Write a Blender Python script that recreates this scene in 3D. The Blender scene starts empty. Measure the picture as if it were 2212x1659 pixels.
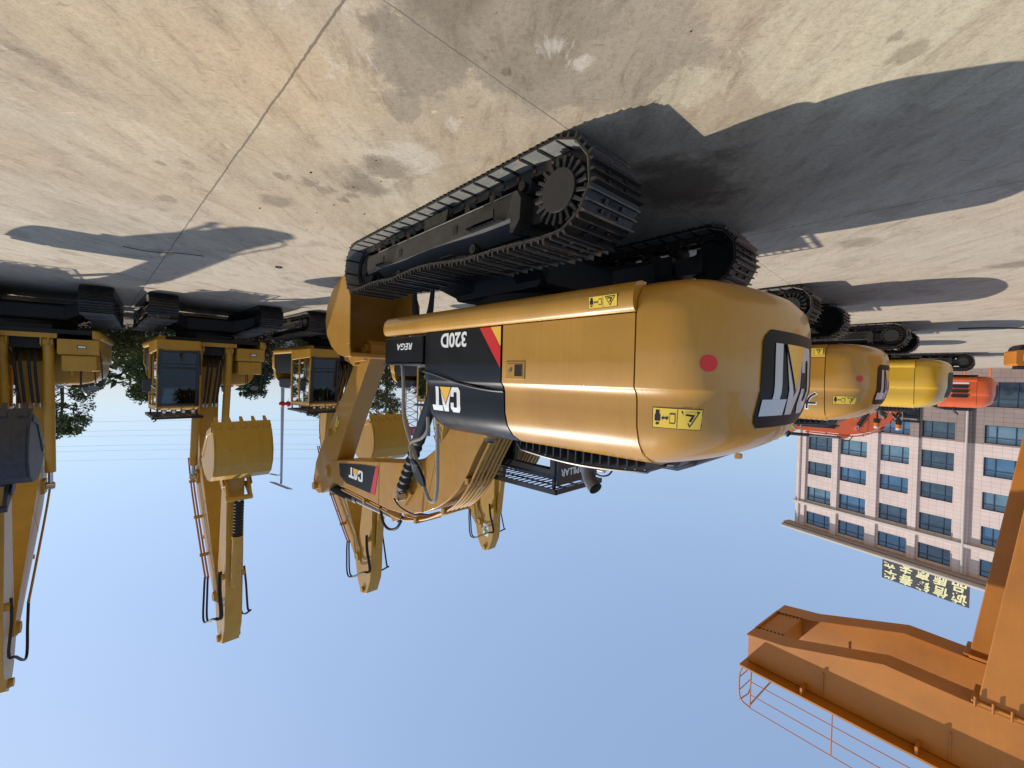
import bpy, bmesh, math, random
from math import sin, cos, pi, radians, sqrt, atan2
from mathutils import Vector, Matrix
random.seed(7)
S = bpy.context.scene
# ------------------------------------------------------------------ camera (photo was taken upside down)
F_PX, PITCH, ROLL, CAM_H = 930 / 2212, .015, -.024, 1.85
cd = bpy.data.cameras.new('camera'); cam = bpy.data.objects.new('camera', cd); S.collection.objects.link(cam)
cd.sensor_width = 36; cd.lens = 36 * F_PX; cd.clip_start = .05; cd.clip_end = 3000
Fv = Vector((0, cos(PITCH), sin(PITCH))); Uv = Vector((0, -sin(PITCH), cos(PITCH))); Rv = Vector((1, 0, 0))
cr, sr = cos(ROLL), sin(ROLL)
Rr = Rv * cr - Uv * sr; Ur = Rv * sr + Uv * cr
cm = Matrix((-Rr, -Ur, -Fv)).transposed().to_4x4(); cm.translation = (0, 0, CAM_H)
cam.matrix_world = cm
S.camera = cam
# ------------------------------------------------------------------ light
SUN_D = Vector((.80, .26, 1.02)).normalized()       # towards the sun
w = bpy.data.worlds.new('World'); S.world = w; w.use_nodes = True
nt = w.node_tree; bg = nt.nodes['Background']; sky = nt.nodes.new('ShaderNodeTexSky')
sky.sky_type = 'NISHITA'; sky.sun_disc = False
sky.sun_elevation = math.asin(SUN_D.z); sky.sun_rotation = atan2(SUN_D.x, SUN_D.y)
sky.air_density = 1.15; sky.dust_density = 1.0; sky.ozone_density = 3.2; sky.altitude = 50
hs = nt.nodes.new('ShaderNodeHueSaturation'); hs.inputs['Saturation'].default_value = .88; hs.inputs['Hue'].default_value = .50; nt.links.new(sky.outputs[0], hs.inputs['Color']); mxs = nt.nodes.new('ShaderNodeMix'); mxs.data_type = 'RGBA'; mxs.inputs[0].default_value = .6; mxs.inputs[7].default_value = (1.80, 2.58, 3.95, 1); nt.links.new(hs.outputs[0], mxs.inputs[6]); nt.links.new(mxs.outputs[2], bg.inputs[0]); bg.inputs[1].default_value = .15
sl = bpy.data.lights.new('sun', 'SUN'); sl.energy = 3.9; sl.angle = radians(.53); sl.color = (1, .93, .82)
so = bpy.data.objects.new('sun', sl); S.collection.objects.link(so)
so.rotation_euler = (-SUN_D).to_track_quat('-Z', 'Y').to_euler(); so.location = (20, 5, 30)
S.view_settings.view_transform = 'Standard'; S.view_settings.look = 'None'
S.view_settings.exposure = .28; S.view_settings.gamma = 1
S.cycles.max_bounces = 8; S.cycles.transparent_max_bounces = 16

# ------------------------------------------------------------------ materials
MT = {}
def srgb(r, g, b):
    f = lambda c: (c / 255 / 12.92) if c / 255 <= .04045 else ((c / 255 + .055) / 1.055) ** 2.4
    return (f(r), f(g), f(b), 1)
def mat(name, col, rough=.5, metal=0, coat=0, noise=.0, scale=8, bump=0, bscale=60, col2=None, thr=None, spec=.5, coatr=.08, detail=6, streak=0):
    m = bpy.data.materials.new(name); m.use_nodes = True; n = m.node_tree; p = n.nodes['Principled BSDF']
    c = col if len(col) == 4 else (*col, 1)
    p.inputs['Base Color'].default_value = c; p.inputs['Roughness'].default_value = rough
    p.inputs['Metallic'].default_value = metal; p.inputs['Coat Weight'].default_value = coat
    p.inputs['Coat Roughness'].default_value = coatr; p.inputs['Specular IOR Level'].default_value = spec
    tc = n.nodes.new('ShaderNodeTexCoord')
    if noise or col2:
        nz = n.nodes.new('ShaderNodeTexNoise'); nz.inputs['Scale'].default_value = scale; nz.inputs['Detail'].default_value = detail
        nz.inputs['Roughness'].default_value = .62
        n.links.new(tc.outputs['Object'], nz.inputs['Vector'])
        rp = n.nodes.new('ShaderNodeValToRGB'); n.links.new(nz.outputs['Fac'], rp.inputs[0])
        a, b = thr or (.3, .7)
        rp.color_ramp.elements[0].position = a; rp.color_ramp.elements[1].position = b
        c2 = col2 or tuple(min(1, x * (1 + noise)) for x in c[:3]) + (1,)
        c1 = c if col2 else tuple(x * (1 - noise) for x in c[:3]) + (1,)
        rp.color_ramp.elements[0].color = c1; rp.color_ramp.elements[1].color = c2 if len(c2) == 4 else (*c2, 1)
        src = rp.outputs[0]
        if streak:
            mpn = n.nodes.new('ShaderNodeMapping'); mpn.inputs['Scale'].default_value = (30, 30, 1.2); n.links.new(tc.outputs['Object'], mpn.inputs[0])
            n2 = n.nodes.new('ShaderNodeTexNoise'); n2.inputs['Scale'].default_value = 1; n2.inputs['Detail'].default_value = 5; n.links.new(mpn.outputs[0], n2.inputs[0])
            n3 = n.nodes.new('ShaderNodeTexNoise'); n3.inputs['Scale'].default_value = 1.3; n3.inputs['Detail'].default_value = 7; n3.inputs['Roughness'].default_value = .7; n.links.new(tc.outputs['Object'], n3.inputs[0])
            ad = n.nodes.new('ShaderNodeMath'); ad.operation = 'MULTIPLY'; n.links.new(n2.outputs[0], ad.inputs[0]); n.links.new(n3.outputs[0], ad.inputs[1])
            m2 = n.nodes.new('ShaderNodeMapRange'); m2.inputs[1].default_value = .15; m2.inputs[2].default_value = .38; m2.inputs[3].default_value = 1 - streak; m2.inputs[4].default_value = 1 + streak * .5; n.links.new(ad.outputs[0], m2.inputs[0])
            mm = n.nodes.new('ShaderNodeMix'); mm.data_type = 'RGBA'; mm.blend_type = 'MULTIPLY'; mm.inputs[0].default_value = 1; n.links.new(src, mm.inputs[6]); n.links.new(m2.outputs[0], mm.inputs[7]); src = mm.outputs[2]
        n.links.new(src, p.inputs['Base Color'])
        mr = n.nodes.new('ShaderNodeMapRange'); n.links.new(nz.outputs['Fac'], mr.inputs[0])
        mr.inputs[3].default_value = max(0, rough - .08); mr.inputs[4].default_value = min(1, rough + .12)
        n.links.new(mr.outputs[0], p.inputs['Roughness'])
    if bump:
        nb = n.nodes.new('ShaderNodeTexNoise'); nb.inputs['Scale'].default_value = bscale; nb.inputs['Detail'].default_value = 4
        n.links.new(tc.outputs['Object'], nb.inputs['Vector'])
        bp = n.nodes.new('ShaderNodeBump'); bp.inputs['Strength'].default_value = bump; bp.inputs['Distance'].default_value = .02
        n.links.new(nb.outputs['Fac'], bp.inputs['Height']); n.links.new(bp.outputs[0], p.inputs['Normal'])
    MT[name] = m; return m
mat('gold', (.43, .212, .024), .33, .0, .42, noise=.06, scale=2.5, bump=.03, bscale=45, coatr=.05, streak=.045)
mat('gold_flat', (.43, .212, .028), .42, .0, .2, noise=.09, scale=4, bump=.04, bscale=30, streak=.06)
mat('yellow', (.47, .245, .014), .45, .0, .15, noise=.1, scale=3, bump=.03, bscale=40, streak=.08)
mat('bright_yellow', (.60, .36, .018), .35, .0, .5, noise=.05, scale=3)
mat('rusty_yellow', (.45, .25, .02), .6, 0, 0, col2=(.16, .08, .03), scale=3.2, thr=(.62, .70), bump=.2, bscale=40)
mat('red_paint', (.60, .095, .015), .35, 0, .5, noise=.06, scale=3)
mat('dark_bucket', (.035, .033, .038), .55, .2, 0, noise=.4, scale=5, bump=.15)
mat('black', (.010, .010, .012), .38, 0, .2, noise=.25, scale=4)
mat('black_panel', (.007, .0075, .009), .30, 0, 0, noise=.3, scale=3, spec=.28)
mat('black_matt', (.006, .006, .0065), .7, noise=.3, scale=20)
mat('blue_black', (.004, .0045, .007), .6, noise=.25, scale=6, bump=.1)
mat('rubber', (.009, .009, .009), .62, noise=.3, scale=30, bump=.3, bscale=90)
mat('steel_track', (.011, .0105, .0105), .42, .3, 0, col2=(.045, .037, .03), scale=9, thr=(.38, .8), bump=.25, bscale=50)
mat('steel_side', (.013, .0125, .012), .42, .05, .0, col2=(.05, .045, .038), scale=5, thr=(.3, .8), bump=.15)
mat('shoe_inside', (.17, .17, .155), .5, .15, 0, col2=(.34, .30, .22), scale=7, thr=(.5, .85), bump=.2)
mat('grouser', (.075, .07, .065), .28, .75, 0, col2=(.26, .15, .07), scale=6, thr=(.55, .8), bump=.2)
mat('rust', (.09, .045, .025), .8, noise=.4, scale=20)
mat('chrome', (.55, .56, .58), .15, 1)
mat('steel_grey', (.15, .155, .165), .38, .5, noise=.2, scale=15)
mat('foam_hose', (.33, .30, .25), .85, noise=.25, scale=60, bump=.6, bscale=120)
mat('white', (.78, .78, .76), .4)
mat('red', (.60, .012, .015), .35, 0, .3)
mat('decal_yellow', (.80, .55, .05), .4, 0, .3)
mat('logo_yellow', (.85, .46, .04), .4, 0, .3)
mat('decal_black', (.01, .01, .012), .4)
mat('decal_green', (.02, .25, .10), .5)
mat('logo_black', (.006, .006, .007), .42, spec=.12, noise=.2, scale=3)
mat('grey_letter', (.50, .50, .52), .35, 0, .3)
mat('blue_logo', (.10, .2, .42), .4)
mat('lamp_white', (.72, .74, .78), .2, 0, .5)
mat('amber', (.75, .18, .01), .25, 0, .5)
mat('orange_crane', (.46, .158, .007), .5, 0, .10, noise=.16, scale=.8, bump=.04, bscale=12, streak=.05)
mat('orange_rail', (.52, .19, .05), .5)
mat('denim', (.018, .02, .028), .85, noise=.3, scale=40)
mat('shirt', (.20, .22, .26), .8, noise=.15, scale=20)
mat('skin', (.45, .26, .18), .5)
mat('hair', (.01, .008, .007), .6)
mat('red_cover', (.40, .02, .03), .7, noise=.3, scale=15)
mat('seat', (.05, .05, .05), .7)
mat('bark', (.10, .075, .05), .9, noise=.4, scale=12, bump=.5, bscale=25)
mat('pole_grey', (.36, .37, .40), .4, .3)
mat('stone', (.50, .41, .37), .7, noise=.08, scale=3)
mat('cornice', (.52, .46, .42), .7, noise=.06, scale=3)
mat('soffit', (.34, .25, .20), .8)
mat('frame_blue', (.02, .045, .09), .4)
mat('window_glass_dark', (.018, .045, .07), .12, 0, .6, noise=.6, scale=1.6, coatr=.03, spec=.9)
mat('window_glass_pale', (.09, .17, .23), .15, 0, .6, noise=.3, scale=.9, coatr=.03, spec=.9)
mat('curtain', (.4, .42, .42), .9)
mat('billboard', (.045, .045, .06), .7, noise=.5, scale=.8)
mat('sign_letter', (.70, .66, .36), .6)
mat('concrete_wall', (.46, .44, .42), .85, noise=.12, scale=2)
mat('soil', (.10, .075, .05), .95, noise=.3, scale=6, bump=.6, bscale=8)
mat('engine_blue', (.05, .20, .42), .45)
mat('wire', (.30, .33, .38), .6)
mat('lantern', (.55, .02, .02), .5)
mat('white_paint', (.70, .70, .68), .6, noise=.05)
mat('orange_sign', (.70, .14, .04), .5)
mat('teal', (.25, .42, .40), .4)
mat('purple', (.18, .08, .22), .6)
mat('hub_grey', (.022, .021, .019), .5, .1, noise=.15, scale=8, bump=.1)

def glass(name, tint, tr=.5, rough=.03):
    m = bpy.data.materials.new(name); m.use_nodes = True; n = m.node_tree
    for x in list(n.nodes): n.nodes.remove(x)
    o = n.nodes.new('ShaderNodeOutputMaterial'); t = n.nodes.new('ShaderNodeBsdfTransparent'); t.inputs[0].default_value = (*tint, 1)
    g = n.nodes.new('ShaderNodeBsdfGlossy'); g.inputs['Roughness'].default_value = rough
    f = n.nodes.new('ShaderNodeFresnel'); f.inputs[0].default_value = 1.6
    mx = n.nodes.new('ShaderNodeMixShader')
    n.links.new(f.outputs[0], mx.inputs[0]); n.links.new(t.outputs[0], mx.inputs[1]); n.links.new(g.outputs[0], mx.inputs[2])
    n.links.new(mx.outputs[0], o.inputs[0]); MT[name] = m
glass('cab_glass', (.14, .19, .22))
glass('dark_glass', (.015, .02, .024))
mat('window_glass', (.035, .11, .21), .12, 0, .6, noise=.35, scale=.6, coatr=.03, spec=.9)

def leaf_mat(name, c1, c2):
    m = mat(name, c1, .6, col2=c2, scale=1.5, thr=(.35, .65))
    p = m.node_tree.nodes['Principled BSDF']
    p.inputs['Transmission Weight'].default_value = 0
    p.inputs['Subsurface Weight'].default_value = 0
    return m
leaf_mat('leaf_green', (.035, .065, .018), (.14, .17, .06))
leaf_mat('leaf_dark', (.02, .045, .02), (.06, .095, .035))
leaf_mat('leaf_purple', (.07, .025, .03), (.13, .07, .05))
leaf_mat('leaf_olive', (.08, .09, .03), (.17, .16, .07))

# ------------------------------------------------------------------ mesh builder
class MB:
    def __init__(s, m): s.v = []; s.f = []; s.mi = []; s.m = [m] if isinstance(m, str) else list(m); s.k = 0; s.sm = []
    def use(s, name):
        if name not in s.m: s.m.append(name)
        s.k = s.m.index(name); return s
    def add(s, vs, fs, M=None):
        b = len(s.v)
        for v in vs: s.v.append(tuple(M @ Vector(v)) if M is not None else tuple(v))
        for f in fs: s.f.append(tuple(b + i for i in f)); s.mi.append(s.k)
        return s
    def box(s, x0, x1, y0, y1, z0, z1, M=None, c=0):
        if c:
            return s.prism([(x0 + c, z0), (x1 - c, z0), (x1, z0 + c), (x1, z1 - c), (x1 - c, z1), (x0 + c, z1), (x0, z1 - c), (x0, z0 + c)], y0, y1, M)
        v = [(x, y, z) for x in (x0, x1) for y in (y0, y1) for z in (z0, z1)]
        return s.add(v, [(0, 1, 3, 2), (4, 6, 7, 5), (0, 4, 5, 1), (2, 3, 7, 6), (0, 2, 6, 4), (1, 5, 7, 3)], M)
    def prism(s, prof, y0, y1, M=None, axis='y'):
        n = len(prof); P = {'y': lambda a, b, t: (a, t, b), 'x': lambda a, b, t: (t, a, b), 'z': lambda a, b, t: (a, b, t)}[axis]
        v = [P(a, b, y0) for a, b in prof] + [P(a, b, y1) for a, b in prof]
        f = [tuple(range(n))[::-1], tuple(range(n, 2 * n))] + [(i, (i + 1) % n, n + (i + 1) % n, n + i) for i in range(n)]
        return s.add(v, f, M)
    def loft(s, rings, closed=True, cap=True, M=None):
        n = len(rings[0]); v = [p for r in rings for p in r]; f = []
        for i in range(len(rings) - 1):
            for j in range(n if closed else n - 1):
                a = i * n + j; b = i * n + (j + 1) % n; f.append((a, b, b + n, a + n))
        if cap: f += [tuple(range(n))[::-1], tuple(range((len(rings) - 1) * n, len(rings) * n))]
        return s.add(v, f, M)
    def tube(s, pts, r, n=8, cap=True, M=None, radii=None, smooth=0):
        P = [Vector(p) for p in pts]
        if smooth: P = spline(P, smooth)
        rings = []; up = None
        for i, p in enumerate(P):
            t = (P[min(i + 1, len(P) - 1)] - P[max(i - 1, 0)]).normalized()
            if up is None: up = Vector((0, 0, 1)) if abs(t.z) < .9 else Vector((1, 0, 0))
            a = t.cross(up)
            if a.length < 1e-4: a = t.cross(Vector((0, 1, .1)))
            a.normalize(); b = a.cross(t).normalized(); up = b
            rr = radii[i] if radii else r
            rings.append([p + (a * cos(q) + b * sin(q)) * rr for q in [2 * pi * k / n for k in range(n)]])
        return s.loft(rings, True, cap, M)
    def cyl(s, a, b, r, n=16, M=None): return s.tube([a, b], r, n, True, M)
    def bellows(s, a, b, r, k, n=12, M=None):
        a, b = Vector(a), Vector(b); pts = []; rad = []
        for i in range(2 * k + 1):
            pts.append(a.lerp(b, i / (2 * k))); rad.append(r if i % 2 else r * .78)
        return s.tube(pts, r, n, True, M, rad)
    def build(s, name, parent=None, loc=None, bevel=0, ang=32, rot=None):
        me = bpy.data.meshes.new(name); me.from_pydata([tuple(v) for v in s.v], [], s.f)
        for m in s.m: me.materials.append(MT[m])
        for p, k in zip(me.polygons, s.mi): p.material_index = k; p.use_smooth = True
        bm = bmesh.new(); bm.from_mesh(me); bmesh.ops.recalc_face_normals(bm, faces=bm.faces); bm.to_mesh(me); bm.free()
        me.set_sharp_from_angle(angle=radians(ang)); me.update()
        o = bpy.data.objects.new(name, me); S.collection.objects.link(o)
        if parent: o.parent = parent
        if loc: o.location = loc
        if rot: o.rotation_euler = rot
        if bevel:
            b = o.modifiers.new('bevel', 'BEVEL'); b.width = bevel; b.segments = 2; b.limit_method = 'ANGLE'; b.angle_limit = radians(35); b.harden_normals = True
        return o
def spline(P, k):
    out = []
    for i in range(len(P) - 1):
        p0 = P[max(i - 1, 0)]; p1 = P[i]; p2 = P[i + 1]; p3 = P[min(i + 2, len(P) - 1)]
        for j in range(k):
            t = j / k
            out.append(.5 * ((2 * p1) + (-p0 + p2) * t + (2 * p0 - 5 * p1 + 4 * p2 - p3) * t * t + (-p0 + 3 * p1 - 3 * p2 + p3) * t ** 3))
    out.append(P[-1]); return out
def tag(o, label=None, cat=None, group=None, kind=None):
    if label: o['label'] = label
    if cat: o['category'] = cat
    if group: o['group'] = group
    if kind: o['kind'] = kind
    return o
def empty(name, loc=(0, 0, 0), rz=0, sc=1):
    o = bpy.data.objects.new(name, None); S.collection.objects.link(o); o.location = loc; o.rotation_euler = (0, 0, rz); o.scale = (sc,) * 3
    o.empty_display_size = .3; return o
def kids(o): return [c for c in S.collection.objects if c.parent == o]
CH = {}
def copy_tree(o, parent=None, skip=()):
    c = o.copy(); S.collection.objects.link(c)
    if parent: c.parent = parent
    for ch in [k for k in list(S.collection.objects) if k.parent == o]:
        if ch.name.split('.')[0] in skip: continue
        copy_tree(ch, c, skip)
    return c
def walk(o):
    yield o
    for k in [k for k in S.collection.objects if k.parent == o]: yield from walk(k)
def repaint(root, mp, only=None):
    for o in walk(root):
        if o.type != 'MESH' or (only and not any(o.name.startswith(q) for q in only)): continue
        for sl_ in o.material_slots:
            nm = sl_.material.name.split('.')[0]
            if nm in mp: sl_.link = 'OBJECT'; sl_.material = MT[mp[nm]]
def text_mesh(txt, h, extrude=.004, bold=0., sub=0, shear=0, width=None, align='CENTER'):
    cu = bpy.data.curves.new('t', 'FONT'); cu.body = txt; cu.size = 1; cu.offset = bold; cu.align_x = align; cu.extrude = 0; cu.shear = shear; cu.resolution_u = 3
    o = bpy.data.objects.new('t', cu); me = bpy.data.meshes.new_from_object(o); bpy.data.objects.remove(o)
    xs = [v.co.x for v in me.vertices]; ys = [v.co.y for v in me.vertices]
    if not xs: return [], []
    k = h / (max(ys) - min(ys)); kx = (width / (max(xs) - min(xs))) if width else k; cx = (max(xs) + min(xs)) / 2; cy = (max(ys) + min(ys)) / 2
    bm = bmesh.new(); bm.from_mesh(me)
    if sub: bmesh.ops.subdivide_edges(bm, edges=bm.edges, cuts=sub, use_grid_fill=True)
    bm.verts.index_update()
    v = [((q.co.x - cx) * kx, (q.co.y - cy) * k) for q in bm.verts]; f = [tuple(q.index for q in p.verts) for p in bm.faces]; bm.free()
    return v, f
def poly_mesh(polys, sub=0):
    bm = bmesh.new()
    for P in polys: bm.faces.new([bm.verts.new((x, y, 0)) for x, y in P])
    bmesh.ops.triangulate(bm, faces=bm.faces)
    for _ in range(sub): bmesh.ops.subdivide_edges(bm, edges=[e for e in bm.edges if e.calc_length() > .12], cuts=1)
    bmesh.ops.triangulate(bm, faces=bm.faces); bm.verts.index_update()
    v = [(q.co.x, q.co.y) for q in bm.verts]; f = [tuple(q.index for q in p.verts) for p in bm.faces]; bm.free(); return v, f
LOGO = [[(.75, .38), (.75, .14), (.62, 0), (.13, 0), (0, .14), (0, .86), (.13, 1), (.62, 1), (.75, .86), (.75, .62), (.50, .62), (.50, .77), (.46, .81), (.29, .81), (.25, .77), (.25, .23), (.29, .19), (.46, .19), (.50, .23), (.50, .38)],
        [(.70, 0), (.98, 1), (1.33, 1), (1.61, 0), (1.36, 0), (1.155, .76), (.95, 0)], [(1.44, 1), (2.30, 1), (2.30, .77), (2.00, .77), (2.00, 0), (1.74, 0), (1.74, .77), (1.44, .77)]]
def logo_mesh(H, W, sub=0):
    v, f = poly_mesh(LOGO, sub); return [((x / 2.3 - .5) * W, (y - .5) * H) for x, y in v], f
def logo_tri(H, W, s, sub=0):
    v, f = poly_mesh([[(1.155 - .46 * s, 0 - .04 * (s - 1)), (1.155 + .46 * s, 0 - .04 * (s - 1)), (1.155, .66 * s)]], sub); return [((x / 2.3 - .5) * W, (y - .5) * H) for x, y in v], f
def flat(mb, v2, f, fn):
    """lay 2-D outline points on a surface fn(a,b)->xyz"""
    return mb.add([fn(a, b) for a, b in v2], f)
def plate(mb, a0, a1, b0, b1, fn, n=1, m=1):
    v = [fn(a0 + (a1 - a0) * i / n, b0 + (b1 - b0) * j / m) for j in range(m + 1) for i in range(n + 1)]
    return mb.add(v, [(j * (n + 1) + i, j * (n + 1) + i + 1, (j + 1) * (n + 1) + i + 1, (j + 1) * (n + 1) + i) for j in range(m) for i in range(n)])
# ================================================================== EXCAVATORS
def lerp_tab(tab, z):
    if z <= tab[0][0]: return tab[0][1]
    for (a, b), (c, d) in zip(tab, tab[1:]):
        if z <= c: return b + (d - b) * (z - a) / (c - a)
    return tab[-1][1]
INS = [(1.08, .30), (1.10, .19), (1.15, .08), (1.24, .02), (1.36, 0), (1.90, 0), (1.94, .035), (1.99, .05), (2.2, .06), (2.33, .10), (2.43, .18), (2.50, .30), (2.54, .48)]
RIN = [(1.08, .30), (1.10, .20), (1.15, .10), (1.24, .025), (1.36, 0), (1.90, 0), (1.94, .01), (2.1, .05), (2.25, .12), (2.36, .22), (2.45, .38), (2.50, .52), (2.54, .75)]
INSP = [(1.34, 0)] + INS[5:]
YW = 1.35; RR = 3.03
def cwpt(phi, z, off=0):
    """counterweight surface: phi 0 = straight back, +90 = right-hand side"""
    c = -1.7; d = (-cos(phi), -sin(phi)); yw = YW - lerp_tab(INS, z) + off; R = RR - lerp_tab(RIN, z) + off
    r1 = yw / max(abs(d[1]), 1e-3); b = c * d[0]; r2 = -b + sqrt(b * b - c * c + R * R)
    p = 15.0; r = (r1 ** -p + r2 ** -p) ** (-1 / p)
    x, y = c + d[0] * r, d[1] * r
    return (x, y, z)
ZL = [1.08, 1.10, 1.125, 1.15, 1.19, 1.24, 1.30, 1.36, 1.6, 1.9, 1.915, 1.94, 1.99, 2.1, 2.2, 2.27, 2.33, 2.38, 2.43, 2.47, 2.50, 2.54]
def counterweight(root, m='gold'):
    b = MB(m); rings = []; fm = radians(69)
    for z in ZL:
        n = 44; ring = []
        yw = YW - lerp_tab(INS, z)
        for i in range(n + 1):
            ph = -fm + 2 * fm * i / n; p = cwpt(ph, z)
            if i == 0: p = (-2.235, yw, z)
            if i == n: p = (-2.235, -yw, z)
            ring.append(p)
        rings.append(ring)
    b.loft(rings)
    o = b.build('counterweight', root, ang=50)
    lug = MB(m)
    lug.box(-2.575, -2.525, -.01, .05, 2.50, 2.545, c=.006)
    lug.build('lifting_lug', root)
    return o
def side_prof(off=0, z0=1.345, z1=2.54, inner=-.35):
    zs = [z0, 1.5, 1.7, 1.9, 1.915, 1.94, 1.99, 2.1, 2.2, 2.27, 2.33, 2.38, 2.43, 2.47, 2.50, 2.54]
    P = [(-YW + lerp_tab(INSP, z) - off, z) for z in zs if z0 <= z <= z1]
    return P + [(inner, P[-1][1]), (inner, z0)]
def sidefn(off=.004):
    return lambda x, z: (x, -YW + lerp_tab(INSP, z) - off, z)
TRK = {}
def track_path():
    pts = []
    cS, RS = (-1.79, .395), .375; cI, RI = (1.95, .355), .335
    x = -1.62
    while x < 1.85: pts.append((x, .02)); x += .05
    for k in range(0, 19): a = -pi / 2 + pi * k / 18; pts.append((cI[0] + RI * cos(a), cI[1] + RI * sin(a)))
    pts += [(1.7, .685), (1.3, .67), (.95, .70), (.85, .705), (.4, .675), (0, .68), (-.5, .735), (-.7, .75), (-1.1, .745), (-1.5, .765)]
    for k in range(0, 19): a = pi / 2 + pi * k / 18; pts.append((cS[0] + RS * cos(a), cS[1] + RS * sin(a)))
    P = spline([Vector((p[0], 0, p[1])) for p in pts + [pts[0]]], 4)
    L = [0]
    for a, b in zip(P, P[1:]): L.append(L[-1] + (b - a).length)
    return P, L
def track_mesh():
    if 'm' in TRK: return TRK['m']
    P, L = track_path(); N = 47; tot = L[-1]; p = tot / N
    b = MB(['steel_track', 'grouser', 'shoe_inside', 'black_matt'])
    def at(s):
        s %= tot
        for i in range(len(L) - 1):
            if L[i + 1] >= s:
                t = (s - L[i]) / max(L[i + 1] - L[i], 1e-6); return P[i].lerp(P[i + 1], t)
        return P[-1]
    W = .32
    for i in range(N):
        a = at(i * p); c = at((i + 1) * p); t = (c - a).normalized(); nrm = Vector((t.z, 0, -t.x)); o = (a + c) / 2
        M = Matrix((t, Vector((0, 1, 0)), -nrm)).transposed().to_4x4(); M.translation = o     # local x along, y across, z inward
        h = p / 2
        b.use('steel_track'); b.box(-h * .97, h * .97, -W, W, .004, .020, M)
        b.use('shoe_inside'); b.box(-h * .90, h * .90, -W + .004, W - .004, .0201, .026, M)
        # lip of the next shoe
        b.use('steel_track'); b.box(h * .80, h * 1.10, -W + .006, W - .006, .012, .034, M)
        for x, g in ((-h * .86, .040), (-h * .10, .028), (h * .62, .028)):
            b.use('grouser')
            b.prism([(x - .012, .004), (x + .014, .004), (x + .006, -g), (x - .006, -g)], -W + random.uniform(0, .003), W - random.uniform(0, .003), M)
        b.use('black_matt')
        for y in (-.055, .055): b.box(-h * .60, -h * .30, y - .028, y + .028, -.0005, .003, M)
        b.box(h * .15, h * .45, -.045, .045, -.0005, .003, M)
        b.use('steel_track')
        for y in (-.11, .11):
            b.box(-h * .98, h * .98, y - .028, y + .028, .03, .115, M, c=.015)
            for x in (-h * .45, h * .25):
                b.tube([(x, y, -.018), (x, y, .004)], .017, 6, True, M)
        b.use('rust'); b.tube([(h * .9, -.15, .075), (h * .9, .15, .075)], .018, 6, True, M)
    TRK['m'] = b; return b
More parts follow.
